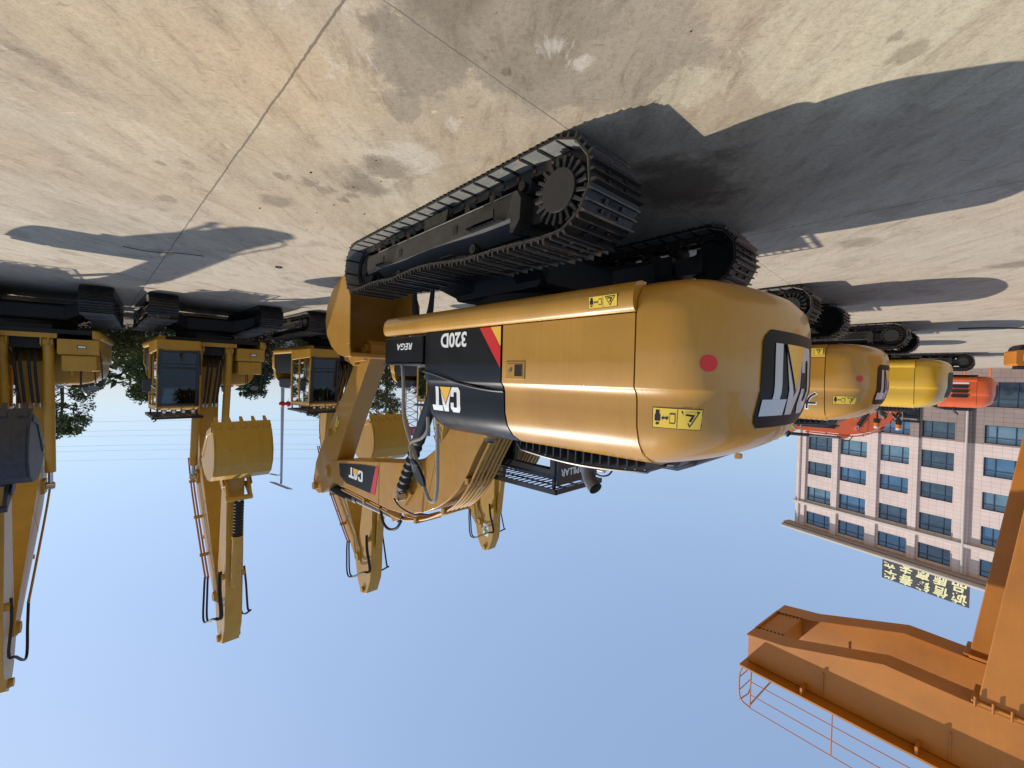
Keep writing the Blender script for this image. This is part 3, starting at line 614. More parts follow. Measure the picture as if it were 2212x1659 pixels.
def upper_body(root, paint='gold', near=True, black_side=True, front_style='m1'):
    cw = counterweight(root, paint)
    # side skirts
    for s in (-1, 1):
        sec = [(-1.28, 1.095), (-1.35, 1.115), (-1.385, 1.16), (-1.40, 1.22), (-1.40, 1.275), (-1.385, 1.315), (-1.362, 1.335), (-1.2, 1.335), (-1.2, 1.095)]
        x0 = -2.228; rings = []
        for x, k in ((x0, 1), (1.40, 1), (1.47, .985), (1.505, .95)):
            rings.append([(x, s * -(abs(y) * k if abs(y) > 1.25 else abs(y)), 1.215 + (z - 1.215) * (1 if k > .97 else .8)) for y, z in sec])
        b = MB(paint); b.loft(rings); sk = b.build('side_skirt', root, ang=45)
        if s < 0 and near:
            b = MB('decal_yellow'); sticker_pts('w', b, lambda a, c, o: (a, -1.400 - o + (c - 1.24) * .06, c), -2.10, -1.84, 1.195, 1.292, 1); b.build('warning_sticker', sk)
    b = MB('black_matt'); b.box(-2.2, 1.45, -1.22, 1.22, 1.11, 1.22); b.box(-2.3, 1.3, -.45, .45, 1.0, 1.6)
    b.build('deck_frame', root)
    # engine door
    P = side_prof(); b = MB(paint); b.prism([(y, z) for y, z in P], -2.222, -.812, axis='x'); door = b.build('engine_door', root, bevel=.0, ang=50)
    b = MB(paint); b.box(-1.115, -.865, -1.357, -1.35, 1.70, 1.865); hb = b.build('door_handle', door, bevel=.004)
    b = MB('gold_flat'); b.box(-1.09, -.89, -1.361, -1.357, 1.722, 1.842)
    b.use('black_matt'); b.box(-1.085, -.99, -1.3625, -1.361, 1.727, 1.837); b.use('steel_grey'); b.cyl((-.935, -1.36, 1.782), (-.935, -1.368, 1.782), .018, 14); b.build('latch', hb)
    # forward side panel
    pm = 'black_panel' if black_side else paint
    P2 = side_prof(); rings = []
    for x, dz in ((-.790, 0), (.42, 0), (.50, .03), (.545, .09), (.558, .16)):
        rings.append([(x, (y if y > -.5 else y + max(0, dz - .03) * (1 if z > 1.9 else .35)), z - dz * max(0, (z - 1.9)) / .64 if z > 1.9 else z) for y, z in P2])
    b = MB(pm); b.loft(rings); pn = b.build('side_panel', root, ang=50)
    fn = sidefn(.004)
    if near and black_side:
        F = lambda a, c, o: fn(a, c)[:1] + (fn(a, c)[1] - o + .004,) + fn(a, c)[2:]
        b = MB('red'); flat(b, [(-.47, 1.35), (-.785, 1.76), (-.785, 1.56), (-.63, 1.35)], [(0, 3, 2, 1)], lambda a, c: F(a, c, .004))
        b.use('logo_yellow'); flat(b, [(-.635, 1.35), (-.785, 1.55), (-.785, 1.35)], [(0, 1, 2)], lambda a, c: F(a, c, .0042)); b.build('stripe_decal', pn)
        b = MB('white'); v, f = text_mesh('320D', .165, bold=.03, width=.46); flat(b, v, f, lambda a, c: F(-.03 + a, 1.452 + c, .005)); b.build('letter', pn)
        FC = lambda a, c, o: (.16 + a, -YW + lerp_tab(INSP, 2.115 + c) - o, 2.115 + c)
        cat_flat(pn, FC, .28, .52)
        b = MB('black'); b.tube([(.55, -1.352, 1.80), (.35, -1.352, 1.83), (0, -1.352, 1.90), (-.3, -1.33, 1.955), (-.6, -1.31, 1.985), (-.785, -1.30, 1.99)], .012, 6, smooth=5); b.build('panel_crease', pn)
    # top cover between
    b = MB('black'); b.prism([(-.36, 1.34), (-.36, 2.50), (-.30, 2.56), (.22, 2.56), (.22, 1.34)], -2.2, -.75, axis='x'); b.prism([(.24, 1.34), (.24, 2.1), (1.30, 2.1), (1.33, 1.34)], -2.2, -.2, axis='x')
    b.build('engine_bay', root)
    # engine hood, slatted
    b = MB('black'); b.prism([(-2.32, 2.50), (-2.24, 2.60), (-2.05, 2.62), (-.8, 2.60), (-.62, 2.55), (-.55, 2.46)], -.62, -.3); b.prism([(-2.35, 2.3), (-2.28, 2.62), (-2.1, 2.70), (-1.1, 2.70), (-.85, 2.6), (-.7, 2.3)], -.28, 1.15)
    hd = b.build('engine_hood', root, bevel=.03)
    b = MB('black')
    for k in range(17):
        x = -2.15 + k * .09; z = 2.60 + .055 * sin(pi * (k + 1) / 18); b.prism([(x, 2.50), (x + .016, 2.50), (x + .016, z), (x, z)], -.95, -.6)
    b.tube([(-2.2, -.95, 2.56)] + [(-2.15 + k * .09, -.95, 2.595 + .055 * sin(pi * (k + 1) / 18)) for k in range(17)] + [(-.66, -.95, 2.54)], .014, 6); b.build('hood_slat', hd)
    b = MB('steel_grey'); b.tube([(-1.45, -.80, 2.4), (-1.45, -.80, 2.62), (-1.455, -.80, 2.70), (-1.48, -.81, 2.77), (-1.53, -.83, 2.83), (-1.59, -.85, 2.87)], .064, 24, cap=False, smooth=4)
    b.use('black_matt'); b.cyl((-1.54, -.834, 2.835), (-1.53, -.83, 2.83), .060, 16); b.build('exhaust_pipe', root)
    return cw, door, pn
def right_front(root, style, paint):
    if style == 'black':
        b = MB('black_panel'); b.box(.60, 1.50, -1.335, -.70, 1.365, 1.70); bx = b.build('toolbox', root, bevel=.02)
        b = MB('black'); b.box(.60, 1.52, -1.345, -.68, 1.702, 1.718); b.build('lid', bx)
        b = MB('white'); v, f = text_mesh('REGA', .085, bold=.02, shear=.25, width=.36); flat(b, v, f, lambda a, c: (1.0 + a, -1.3385, 1.49 + c)); b.build('letter', bx)
        b = MB(paint); b.box(-.1, .54, -.98, -.45, 1.34, 2.45); b.build('hydraulic_tank', root, bevel=.04)
    else:
        b = MB(paint); b.prism([(.565, 1.345), (1.50, 1.345), (1.50, 1.68), (1.44, 1.74), (.565, 1.74)], -1.34, -.56); bx = b.build('toolbox', root, bevel=.02)
        b = MB('black'); b.box(1.499, 1.503, -1.10, -.92, 1.50, 1.58); b.use('lamp_white'); b.box(1.503, 1.506, -1.08, -.94, 1.515, 1.565); b.build('work_light', bx)
        b = MB(paint); b.box(.565, 1.36, -1.30, -.62, 1.745, 2.16); b.build('fuel_tank', root, bevel=.04)
        b = MB(paint); b.cyl((1.05, -.80, 2.15), (1.05, -.80, 2.27), .06, 16); b.cyl((1.05, -1.05, 2.15), (1.05, -1.05, 2.23), .045, 16); b.build('filler_cap', root)
        b = MB('black'); b.tube([(1.35, -1.32, 1.5), (1.42, -1.38, 2.0), (1.30, -1.40, 2.62)], .016, 6); b.tube([(1.1, -.95, 2.15), (1.1, -.95, 2.6), (.9, -.95, 2.6), (.9, -.95, 2.15)], .013, 6); b.build('handrail', root)
        b = MB('black'); b.tube([(.9, -1.2, 2.14), (.86, -1.24, 2.6), (.9, -1.28, 2.7)], .014, 6); b.build('mirror_arm', root)
        b = MB('steel_grey'); b.loft([[(.86 + .0, -1.20 + .11 * cos(a), 2.62 + .07 * sin(a)) for a in [2 * pi * k / 16 for k in range(16)]], [(.90, -1.20 + .12 * cos(a), 2.62 + .08 * sin(a)) for a in [2 * pi * k / 16 for k in range(16)]]]); b.build('mirror', root)
    # boom foot bracket and hose bundle
    b = MB(paint)
    for y in (-.42, -.29, .27, .40): b.prism([(-.15, 1.2), (1.45, 1.2), (1.45, 1.5), (.75, 1.75), (.5, 2.05), (.15, 2.1), (-.1, 1.7)], y, y + .03)
    b.box(1.40, 1.46, -.56, .42, 1.22, 1.34); b.build('boom_foot_bracket', root, bevel=.008)
    b = MB('black_matt'); b.box(.2, 1.0, -.24, .24, 1.3, 1.62); b.build('control_valve', root)
def hoses_E(root, T):
    for k, y in enumerate((-.17, -.07, .07, .17)):
        b = MB('rubber'); q = T((1.25, 2.42)); b.tube([(.85, y, 1.5), (1.35, y * 1.1, 1.75), (1.32, y, 2.1), (q[0] + .12, y, q[1])], .03, 8, smooth=5); b.use('chrome'); b.cyl((q[0] + .12, y, q[1]), (q[0] + .08, y, q[1] + .12), .026, 8); b.build('hose', root)
def E_extras(root, T, S_):
    for k, y in enumerate((.33, .40, -.34)):
        b = MB('orange_rail' if k < 2 else 'yellow'); b.tube([(T(p)[0], y, T(p)[1]) for p in ((1.9, 4.0), (2.6, 4.16), (3.4, 4.2), (5.1, 4.15), (5.45, 4.12))], .024, 8, smooth=3); b.build('hydraulic_pipe', root)
    for p in ((2.6, 4.14), (3.7, 4.18), (4.8, 4.15)):
        b = MB('yellow'); q = T(p); b.box(q[0] - .04, q[0] + .04, .24, .45, q[1] - .035, q[1] + .035); b.build('pipe_clamp', root)
    for y0, y1, dx in ((.34, .26, -.34), (.41, .30, -.40), (-.34, -.27, .15)):
        A_, B_, C_, D_ = T((5.4, 4.12)), T((6.1, 4.35)), S_((6.75, 3.95)), S_((6.1, 3.55))
        pts = [(A_[0], y0, A_[1]), (A_[0] + .15 + dx * .3, y0 * 1.05, A_[1] + .45), (B_[0] + .05 + dx * .4, y0 * 1.15, B_[1] + .35), (C_[0] + .05 + dx * .3, y0 * 1.1, C_[1] - .25), (C_[0] + .16, y1 * 1.1, C_[1] - .35), (D_[0] + .22, y1 * 1.1, D_[1] - .1), (D_[0] + .12, y1, D_[1] - .55)]
        b = MB('rubber'); b.tube(pts, .026, 8, smooth=6); b.build('hose', root)
# ================================================================== GROUND
FW = Vector((cos(.78), sin(.78), 0)); RW = Vector((-sin(.78), cos(.78), 0))     # along the parked machines / along the row
def ground_mat():
    m = bpy.data.materials.new('concrete_yard'); m.use_nodes = True; n = m.node_tree; L = n.links; p = n.nodes['Principled BSDF']; MT['concrete_yard'] = m
    tc = n.nodes.new('ShaderNodeTexCoord')
    mp = n.nodes.new('ShaderNodeMapping'); mp.vector_type = 'POINT'; mp.inputs['Rotation'].default_value = (0, 0, -.78); L.new(tc.outputs['Object'], mp.inputs[0])
    def noise(sc, det=6, rough=.6, vec=None, dist=0):
        z = n.nodes.new('ShaderNodeTexNoise'); z.inputs['Scale'].default_value = sc; z.inputs['Detail'].default_value = det; z.inputs['Roughness'].default_value = rough; z.inputs['Distortion'].default_value = dist
        L.new((vec or tc.outputs['Object']), z.inputs['Vector']); return z.outputs['Fac']
    def ramp(fac, stops):
        r = n.nodes.new('ShaderNodeValToRGB'); L.new(fac, r.inputs[0]); e = r.color_ramp.elements
        while len(e) < len(stops): e.new(.5)
        for q, (a, c) in zip(e, stops): q.position = a; q.color = c if len(c) == 4 else (*c, 1)
        return r.outputs[0]
    def mix(a, b, fac, mode='MIX'):
        x = n.nodes.new('ShaderNodeMix'); x.data_type = 'RGBA'; x.blend_type = mode
        for s, i in ((a, 6), (b, 7)):
            if isinstance(s, tuple): x.inputs[i].default_value = s
            else: L.new(s, x.inputs[i])
        if isinstance(fac, (int, float)): x.inputs[0].default_value = fac
        else: L.new(fac, x.inputs[0])
        return x.outputs[2]
    def math_(op, a, b=None, c=None):
        x = n.nodes.new('ShaderNodeMath'); x.operation = op
        for i, s in enumerate((a, b, c)):
            if s is None: continue
            if isinstance(s, (int, float)): x.inputs[i].default_value = s
            else: L.new(s, x.inputs[i])
        return x.outputs[0]
    st = n.nodes.new('ShaderNodeMapping'); st.inputs['Scale'].default_value = (1, .35, 1); st.inputs['Rotation'].default_value = (0, 0, -.9); L.new(tc.outputs['Object'], st.inputs[0])
    edge = math_('SUBTRACT', noise(2.0, 10, .78, None, .6), .5); edgef = math_('SUBTRACT', noise(7.5, 8, .75, st.outputs[0], .8), .5); edge2 = math_('SUBTRACT', noise(.55, 5, .6), .5)
    def blob(x, y, r, soft=.12, k=1.0, e=1.0):
        vm = n.nodes.new('ShaderNodeVectorMath'); vm.operation = 'DISTANCE'; L.new(tc.outputs['Object'], vm.inputs[0]); vm.inputs[1].default_value = (x, y, 0)
        d = math_('ADD', vm.outputs['Value'], math_('MULTIPLY', math_('ADD', edge if r > .25 else edgef, math_('MULTIPLY', edge2, .6 if r > .25 else 0)), r * e * (2.3 if r > .25 else 3.2)))
        f = n.nodes.new('ShaderNodeMapRange'); L.new(d, f.inputs[0]); f.inputs[1].default_value = r; f.inputs[2].default_value = r * (1 - soft); f.interpolation_type = 'SMOOTHSTEP'
        return math_('MULTIPLY', f.outputs[0], k)
    base = ramp(noise(.8, 9, .7, st.outputs[0], .5), [(.28, (.235, .205, .16)), (.44, (.31, .272, .21)), (.56, (.375, .333, .26)), (.74, (.43, .40, .33))])
    warm = ramp(noise(.42, 7, .68), [(.42, (0, 0, 0)), (.62, (1, 1, 1))]); base = mix(base, (.41, .31, .20, 1), math_('MULTIPLY', warm, .35))
    for (x, y, r, k) in ((2.3, 3.0, 1.5, .35), (1.5, 2.7, .8, .4), (3.0, 4.4, 1.2, .2)): base = mix(base, (.43, .325, .205, 1), blob(x, y, r, .7, k, .6))
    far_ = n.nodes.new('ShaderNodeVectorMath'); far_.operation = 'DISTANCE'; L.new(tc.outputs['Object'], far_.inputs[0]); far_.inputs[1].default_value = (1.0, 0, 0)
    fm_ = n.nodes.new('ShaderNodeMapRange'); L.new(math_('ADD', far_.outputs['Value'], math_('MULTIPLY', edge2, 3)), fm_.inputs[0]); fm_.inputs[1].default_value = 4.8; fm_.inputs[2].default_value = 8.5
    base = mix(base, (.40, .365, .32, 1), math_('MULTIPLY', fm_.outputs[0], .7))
    grey = ramp(noise(.7, 9, .72, mp.outputs[0], 1.2), [(.54, (0, 0, 0)), (.60, (1, 1, 1))]); base = mix(base, (.25, .215, .165, 1), math_('MULTIPLY', grey, .45))
    for (x, y, r, k) in ((.12, 2.25, .62, .72), (.55, 2.55, .38, .7), (-.5, 2.5, .62, .55), (-.1, 2.75, .38, .4), (.80, 3.0, .17, .6), (-1.2, 2.9, .6, .35)): base = mix(base, (.20, .175, .14, 1), blob(x, y, r, .22, k, .9))
    for (x, y, r, k) in ((-1.75, 2.3, .55, .6), (-2.5, 2.3, .7, .6), (-1.1, 2.75, .25, .5)): base = mix(base, (.44, .405, .31, 1), blob(x, y, r, .25, k, 1.1))
    for (x, y, r, k) in ((.60, 3.05, .04, .6), (-.35, 2.55, .08, .4), (-.20, 2.42, .09, .4), (.48, 3.2, .10, .35), (1.0, 3.75, .3, .3)): base = mix(base, (.55, .53, .50, 1), blob(x, y, r, .6, k, 1.6))
    for (x, y, r, k) in ((2.22, 4.10, .10, .6), (2.05, 4.25, .13, .6), (1.95, 4.38, .12, .55), (1.72, 4.5, .10, .6), (1.62, 4.32, .12, .5), (1.85, 4.62, .07, .6), (1.25, 3.75, .14, .45), (1.5, 4.0, .2, .35), (.20, 2.52, .03, .8), (.08, 2.64, .035, .7), (-2.15, 2.42, .10, .5), (-2.0, 2.30, .06, .5), (.80, 2.30, .10, .55), (3.8, 4.7, .14, .5), (3.2, 3.9, .07, .5), (-4.45, 5.6, .26, .55), (5.6, 6.9, .16, .5)): base = mix(base, (.13, .10, .07, 1), blob(x, y, r, .6, k * .9, 1.2))
    pale = ramp(noise(2.1, 9, .78, st.outputs[0], .9), [(.61, (0, 0, 0)), (.66, (1, 1, 1))]); base = mix(base, (.50, .475, .43, 1), math_('MULTIPLY', pale, .45))
    fine = ramp(noise(30, 10, .82), [(.34, (.74, .71, .68)), (.5, (1, 1, 1)), (.70, (1.12, 1.12, 1.12))]); base = mix(base, fine, 1.0, 'MULTIPLY')
    grit = ramp(noise(110, 3, .6), [(.33, (.70, .66, .62)), (.42, (1, 1, 1)), (.66, (1, 1, 1)), (.74, (1.18, 1.18, 1.16))]); base = mix(base, grit, .9, 'MULTIPLY')
    mott = ramp(noise(5.5, 10, .8, st.outputs[0], .6), [(.34, (.66, .63, .60)), (.47, (.97, .96, .95)), (.56, (1.03, 1.03, 1.03)), (.70, (1.22, 1.21, 1.18))]); base = mix(base, mott, .95, 'MULTIPLY')
    for rot, tr, dk in ((.5, (.64, .70), (.72, .68, .62)), (-.25, (.66, .70), (1.22, 1.2, 1.18)), (1.2, (.665, .71), (.78, .75, .70))):
        scr = n.nodes.new('ShaderNodeMapping'); scr.inputs['Scale'].default_value = (3.2, 26, 1); scr.inputs['Rotation'].default_value = (0, 0, rot); L.new(tc.outputs['Object'], scr.inputs[0])
        s2 = ramp(noise(1.3, 5, .62, scr.outputs[0], .5), [(tr[0], (1, 1, 1)), (tr[1], dk)]); base = mix(base, s2, .85, 'MULTIPLY')
    dark = ramp(noise(3.2, 6, .7, None, .7), [(.66, (1, 1, 1)), (.72, (.55, .48, .42))]); base = mix(base, dark, .6, 'MULTIPLY')
    vo = n.nodes.new('ShaderNodeTexVoronoi'); vo.inputs['Scale'].default_value = 7; L.new(tc.outputs['Object'], vo.inputs[0])
    sp = ramp(vo.outputs['Distance'], [(.035, (.3, .26, .22)), (.07, (1, 1, 1))]); spm = ramp(noise(.8, 2), [(.5, (0, 0, 0)), (.6, (1, 1, 1))]); base = mix(base, mix((1, 1, 1, 1), sp, spm), 1.0, 'MULTIPLY')
    # slab joints
    sx = n.nodes.new('ShaderNodeSeparateXYZ'); L.new(mp.outputs[0], sx.inputs[0])
    wob = math_('ADD', math_('MULTIPLY', math_('SUBTRACT', noise(2, 4), .5), .035), math_('MULTIPLY', math_('SUBTRACT', noise(25, 5, .7), .5), .016))
    def joint(v, off, per, w):
        q = math_('ADD', math_('ADD', v, wob), -off); q = math_('PINGPONG', q, per / 2); return math_('LESS_THAN', q, w)
    j1 = joint(sx.outputs[0], 2.0, 5.95, .0045); j2 = joint(math_('SUBTRACT', sx.outputs[1], math_('MULTIPLY', sx.outputs[0], .012)), .896, 5.0, .0075)
    jn = math_('MAXIMUM', j1, j2)
    base = mix(base, (.10, .08, .06, 1), math_('MULTIPLY', jn, .75))
    # oil stains
    for (x, y, r, k) in ((-1.55, 4.1, .75, .75), (1.15, 3.9, .28, .5), (1.45, 4.25, .3, .55), (-7.4, 6.4, .35, .5), (2.6, 4.7, .25, .5), (.35, 2.1, .3, .35)):
        vm = n.nodes.new('ShaderNodeVectorMath'); vm.operation = 'DISTANCE'; L.new(tc.outputs['Object'], vm.inputs[0]); vm.inputs[1].default_value = (x, y, 0)
        d = math_('ADD', vm.outputs['Value'], math_('MULTIPLY', math_('SUBTRACT', noise(2.2, 6, .7), .5), r * 2.2))
        f = n.nodes.new('ShaderNodeMapRange'); L.new(d, f.inputs[0]); f.inputs[1].default_value = r; f.inputs[2].default_value = r * .35; f.interpolation_type = 'SMOOTHSTEP'
        base = mix(base, (.075, .055, .042, 1), math_('MULTIPLY', f.outputs[0], k))
    base = mix(base, (.97, .925, .86, 1), 1.0, 'MULTIPLY'); L.new(base, p.inputs['Base Color']); p.inputs['Roughness'].default_value = .82; p.inputs['Specular IOR Level'].default_value = .3
    bp = n.nodes.new('ShaderNodeBump'); bp.inputs['Strength'].default_value = .22; bp.inputs['Distance'].default_value = .01
    h = math_('ADD', math_('MULTIPLY', noise(22, 8, .7), .6), math_('ADD', noise(4, 5), math_('MULTIPLY', jn, -1.2)))
    L.new(h, bp.inputs['Height']); L.new(bp.outputs[0], p.inputs['Normal'])
ground_mat()
b = MB('concrete_yard'); b.add([(-900, -900, 0), (900, -900, 0), (900, 900, 0), (-900, 900, 0)], [(0, 1, 2, 3)]); g = b.build('ground'); tag(g, kind='structure')
b = MB('soil'); A = FW * 17.7
def RP(f, r, z=0): v = FW * f + RW * r; return (v.x, v.y, z)
b.loft([[RP(17.7, -40), RP(60, -40), RP(60, 60), RP(17.7, 60)], [RP(17.7, -40, .09), RP(60, -40, .09), RP(60, 60, .09), RP(17.7, 60, .09)]]); tag(b.build('planting_bed'), kind='structure')
b = MB('concrete_wall'); b.loft([[RP(17.5, -40), RP(17.7, -40), RP(17.7, 60), RP(17.5, 60)], [RP(17.5, -40, .12), RP(17.7, -40, .12), RP(17.7, 60, .12), RP(17.5, 60, .12)]]); tag(b.build('kerb'), kind='structure')

# ================================================================== MAIN EXCAVATOR + ROW
GA = 'excavators parked side by side in the row with their counterweights this way'
GB = 'yellow excavators with raised booms facing the camera'
M1 = empty('excavator', (-.273, 5.732, 0), .78)
tag(M1, 'nearest and largest golden excavator, black side panel marked 320D, arm lowered', 'excavator', GA)
undercarriage(M1, .05)
cw, door, pn = upper_body(M1, 'gold')
fcw = lambda ph0, z0: (lambda a, c, o: cwpt(ph0 - a, z0 + c, o))
b = MB('decal_yellow'); sticker_pts('w', b, (lambda a, c, o: cwpt(radians(57.5) + a, c, o)), -.115, .10, 2.04, 2.19, 8); b.build('warning_sticker', cw)
b = MB('red'); n = 20; c0 = (radians(50.5), 1.72)
b.add([cwpt(c0[0], c0[1], .003)] + [cwpt(c0[0] + .038 * cos(2 * pi * k / n), c0[1] + .058 * sin(2 * pi * k / n), .003) for k in range(n)], [(0, 1 + k, 1 + (k + 1) % n) for k in range(n)]); b.build('round_sticker', cw)
rear_logo(cw)
cabo = cab(M1, 'black'); repaint(cabo, {'cab_glass': 'dark_glass'})
b = MB('black'); b.box(-.13, -.078, .44, 1.40, 2.62, 3.33); b.build('rear_light_box', cabo, bevel=.015)
b = MB('white'); v, f = text_mesh('CATERPILLAR', .105, bold=.03, width=.86); flat(b, v, f, lambda a, c: (-.134, .92 - a, 3.17 + c)); b.build('letter', cabo)
right_front(M1, 'black', 'gold')
T, S_, Bk = front(M1, 'gold')
# boom side decal
b = MB('black_panel'); dec = [(5.35, 3.80), (5.30, 4.05), (5.0, 4.16), (3.75, 4.16), (3.62, 3.60), (4.3, 3.66)]
b.add([(x, -.256, z) for x, z in dec], [tuple(range(6))]); b.use('red'); b.add([(x, -.2575, z) for x, z in ((3.72, 3.60), (3.92, 4.16), (3.75, 4.16), (3.60, 3.60))], [(0, 1, 2, 3)])
bo = [o for o in kids(M1) if o.name.startswith('boom') and not o.name.startswith('boom_')][0]
dc = b.build('boom_decal', bo)
cat_flat(dc, lambda a, c, o: (4.55 + a, -.2555 - o, 3.90 + c), .22, .62)
b = MB('decal_yellow'); sticker_pts('w', b, lambda a, c, o: (5.62 - a * .5 + c * .86, -.203 - o, 2.98 - a * .86 - c * .5), -.19, .19, -.085, .085, 1)
b.build('warning_sticker', [o for o in kids(M1) if o.name.startswith('stick') and not o.name.startswith('stick_')][0])
# filter / breather between panel and boom
b = MB('gold_flat'); b.cyl((.12, -.62, 2.45), (.12, -.62, 2.62), .085, 20); b.use('steel_grey'); b.cyl((.12, -.62, 2.62), (.12, -.62, 2.64), .09, 20); b.use('black'); b.cyl((.12, -.62, 2.64), (.12, -.62, 2.67), .045, 14); b.build('breather', M1)
b = MB('foam_hose'); b.tube([(1.44, -1.1, 1.70), (1.40, -1.1, 1.95), (1.36, -1.1, 2.45), (1.05, -1.1, 2.95), (.80, -1.1, 3.36), (.70, -1.1, 3.44), (.60, -1.1, 3.40), (.565, -1.1, 3.2), (.575, -1.1, 2.8), (.585, -1.1, 2.45)], .024, 10, smooth=6); hr = b.build('handrail', M1)
b = MB('foam_hose'); b.tube([(.80, -1.1, 2.38), (.80, -1.1, 2.55), (.90, -1.12, 2.66), (1.05, -1.15, 2.72), (1.10, -1.16, 2.80), (1.0, -1.18, 3.0), (.95, -1.18, 3.06)], .022, 10, smooth=6)
b.use('steel_grey'); b.box(.88, .98, -1.20, -1.14, 3.0, 3.1); b.build('mirror_arm', hr)
b = MB('black'); 
Mx = Matrix.Translation((.88, -1.18, 3.1)) @ Matrix.Rotation(.75, 4, 'Y')
b.loft([[tuple(Mx @ Vector((.05 * cos(a), .10 * sin(a) * 1.0, 0)) + Vector((0, 0, 0))) for a in [0]] * 0 + [tuple(Mx @ Vector((.22 * cos(2 * pi * k / 24), o, .07 * sin(2 * pi * k / 24)))) for k in range(24)] for o in (-.02, .02)]); b.build('mirror', M1, bevel=.006)

# second and further machines
M2 = copy_tree(M1, skip=('warning_sticker',)); M2.location = (-5.12, 10.46, 0)
tag(M2, 'golden excavator directly behind the nearest one, red dot and black logo panel on its counterweight', 'excavator', GA)
cw2 = [o for o in kids(M2) if o.name.startswith('counterweight')][0]
d2 = [o for o in kids(M2) if o.name.startswith('engine_door')][0]
for (a0, a1, z0, z1) in ((-.115, .10, 2.04, 2.19),):
    b = MB('decal_yellow'); sticker_pts('w', b, (lambda a, c, o: cwpt(radians(57.5) + a, c, o)), a0, a1, z0, z1, 4); b.build('warning_sticker', cw2)
b = MB('decal_yellow'); sticker_pts('w', b, lambda a, c, o: (a, -1.402 - o, c), -2.20, -1.93, 1.17, 1.30, 1); b.build('warning_sticker', [o for o in kids(M2) if o.name.startswith('side_skirt')][0])
F2 = lambda x0, z0, o: (lambda a, c: (x0 + a, -YW + lerp_tab(INSP, z0 + c) - o, z0 + c))
b = MB('white'); v, f = text_mesh('大', .34, bold=.045); flat(b, v, f, F2(-1.95, 2.15, .003)); b.use('decal_black'); v, f = text_mesh('大', .30, bold=.012); flat(b, v, f, F2(-1.95, 2.15, .006)); b.build('letter', d2)
b = MB('white')
def disc(b, r, fn, nn=20): b.add([fn(0, 0)] + [fn(r * cos(2 * pi * k / nn), r * sin(2 * pi * k / nn)) for k in range(nn)], [(0, 1 + k, 1 + (k + 1) % nn) for k in range(nn)])
disc(b, .115, F2(-1.88, 1.60, .003)); b.use('blue_logo'); disc(b, .10, F2(-1.88, 1.60, .005)); b.use('white'); disc(b, .085, F2(-1.88, 1.60, .007)); b.use('blue_logo')
b.add([F2(-1.88, 1.60, .009)(x, z) for x, z in ((-.06, -.05), (-.03, .06), (.0, -.01), (.04, .06), (.06, -.05), (.02, -.02), (-.02, -.03))], [tuple(range(7))]); b.build('round_logo', d2)
rows = [(M2, 1)]
SP = Vector((-4.847, 4.728, 0)); step = SP
M3 = copy_tree(M2, skip=('letter', 'logo_triangle', 'round_logo', 'round_sticker', 'stripe_decal', 'boom_decal', 'warning_sticker')); M3.location = Vector(M2.location) + SP * 1.03 - FW * .95; M3.scale = (.97,) * 3
repaint(M3, {'gold': 'bright_yellow', 'gold_flat': 'bright_yellow'})
tag(M3, 'bright yellow excavator third in the row with a small red patch on its counterweight', 'excavator', GA)
cw3 = [o for o in kids(M3) if o.name.startswith('counterweight')][0]
b = MB('red'); pts = [(radians(30), 1.95), (radians(22), 1.94), (radians(23), 1.62), (radians(27), 1.66)]; b.add([cwpt(p, z, .004) for p, z in pts], [(0, 1, 2, 3)]); b.build('red_patch', cw3)
M4 = copy_tree(M3, skip=('red_patch',)); M4.location = Vector(M2.location) + SP * 1.95; M4.scale = (.93,) * 3
tag(M4, 'yellow excavator fourth in the row, mostly hidden between the bright yellow and the red one', 'excavator', GA)
M5 = copy_tree(M3, skip=('red_patch', 'engine_door')); M5.location = Vector(M2.location) + SP * 3.35 - FW * 2.5; M5.scale = (1.0, 1.0, 1.13)
repaint(M5, {'gold': 'red_paint', 'gold_flat': 'red_paint', 'bright_yellow': 'red_paint'})
tag(M5, 'orange-red excavator at the far end of the row with black side louvres', 'excavator', GA)
b = MB('red_paint'); b.prism(side_prof(), -2.222, -.812, axis='x'); d5 = b.build('engine_door', M5, ang=50)
for k in range(3): b = MB('black'); b.box(-1.95, -1.30, -1.375, -1.345, 1.47 + k * .22, 1.62 + k * .22, c=.05); b.build('louvre', d5)
b = MB('white'); b.box(-1.95, -1.35, -1.358, -1.352, 1.365, 1.44); b.build('label_plate', d5)
# beacons and stacks on the further machines
def beacon(root, x, y, z0, h):
    b = MB('black'); b.cyl((x, y, z0), (x, y, z0 + h), .022, 8); b.cyl((x, y, z0 + h), (x, y, z0 + h + .05), .10, 16); b.cyl((x, y, z0 + h + .05), (x, y, z0 + h + .14), .085, 16)
    o = b.build('beacon', root); b = MB('amber'); b.cyl((x, y, z0 + h + .14), (x, y, z0 + h + .26), .08, 16); b.use('lamp_white'); b.cyl((x, y, z0 + h + .26), (x, y, z0 + h + .32), .078, 16); b.build('beacon_lens', o)
beacon(M3, -1.35, -.3, 2.6, .35); beacon(M3, -1.85, .3, 2.65, .35)
for M_, x, y, hh in ((M4, -1.9, -.2, .55),):
    b = MB('steel_grey'); b.tube([(x, y, 2.5), (x, y, 2.55 + hh), (x - .06, y - .03, 2.65 + hh), (x - .22, y - .1, 2.74 + hh)], .11, 20, smooth=3); b.box(x - .3, x + .3, y - .18, y + .18, 2.5, 2.72); b.build('exhaust_stack', M_)

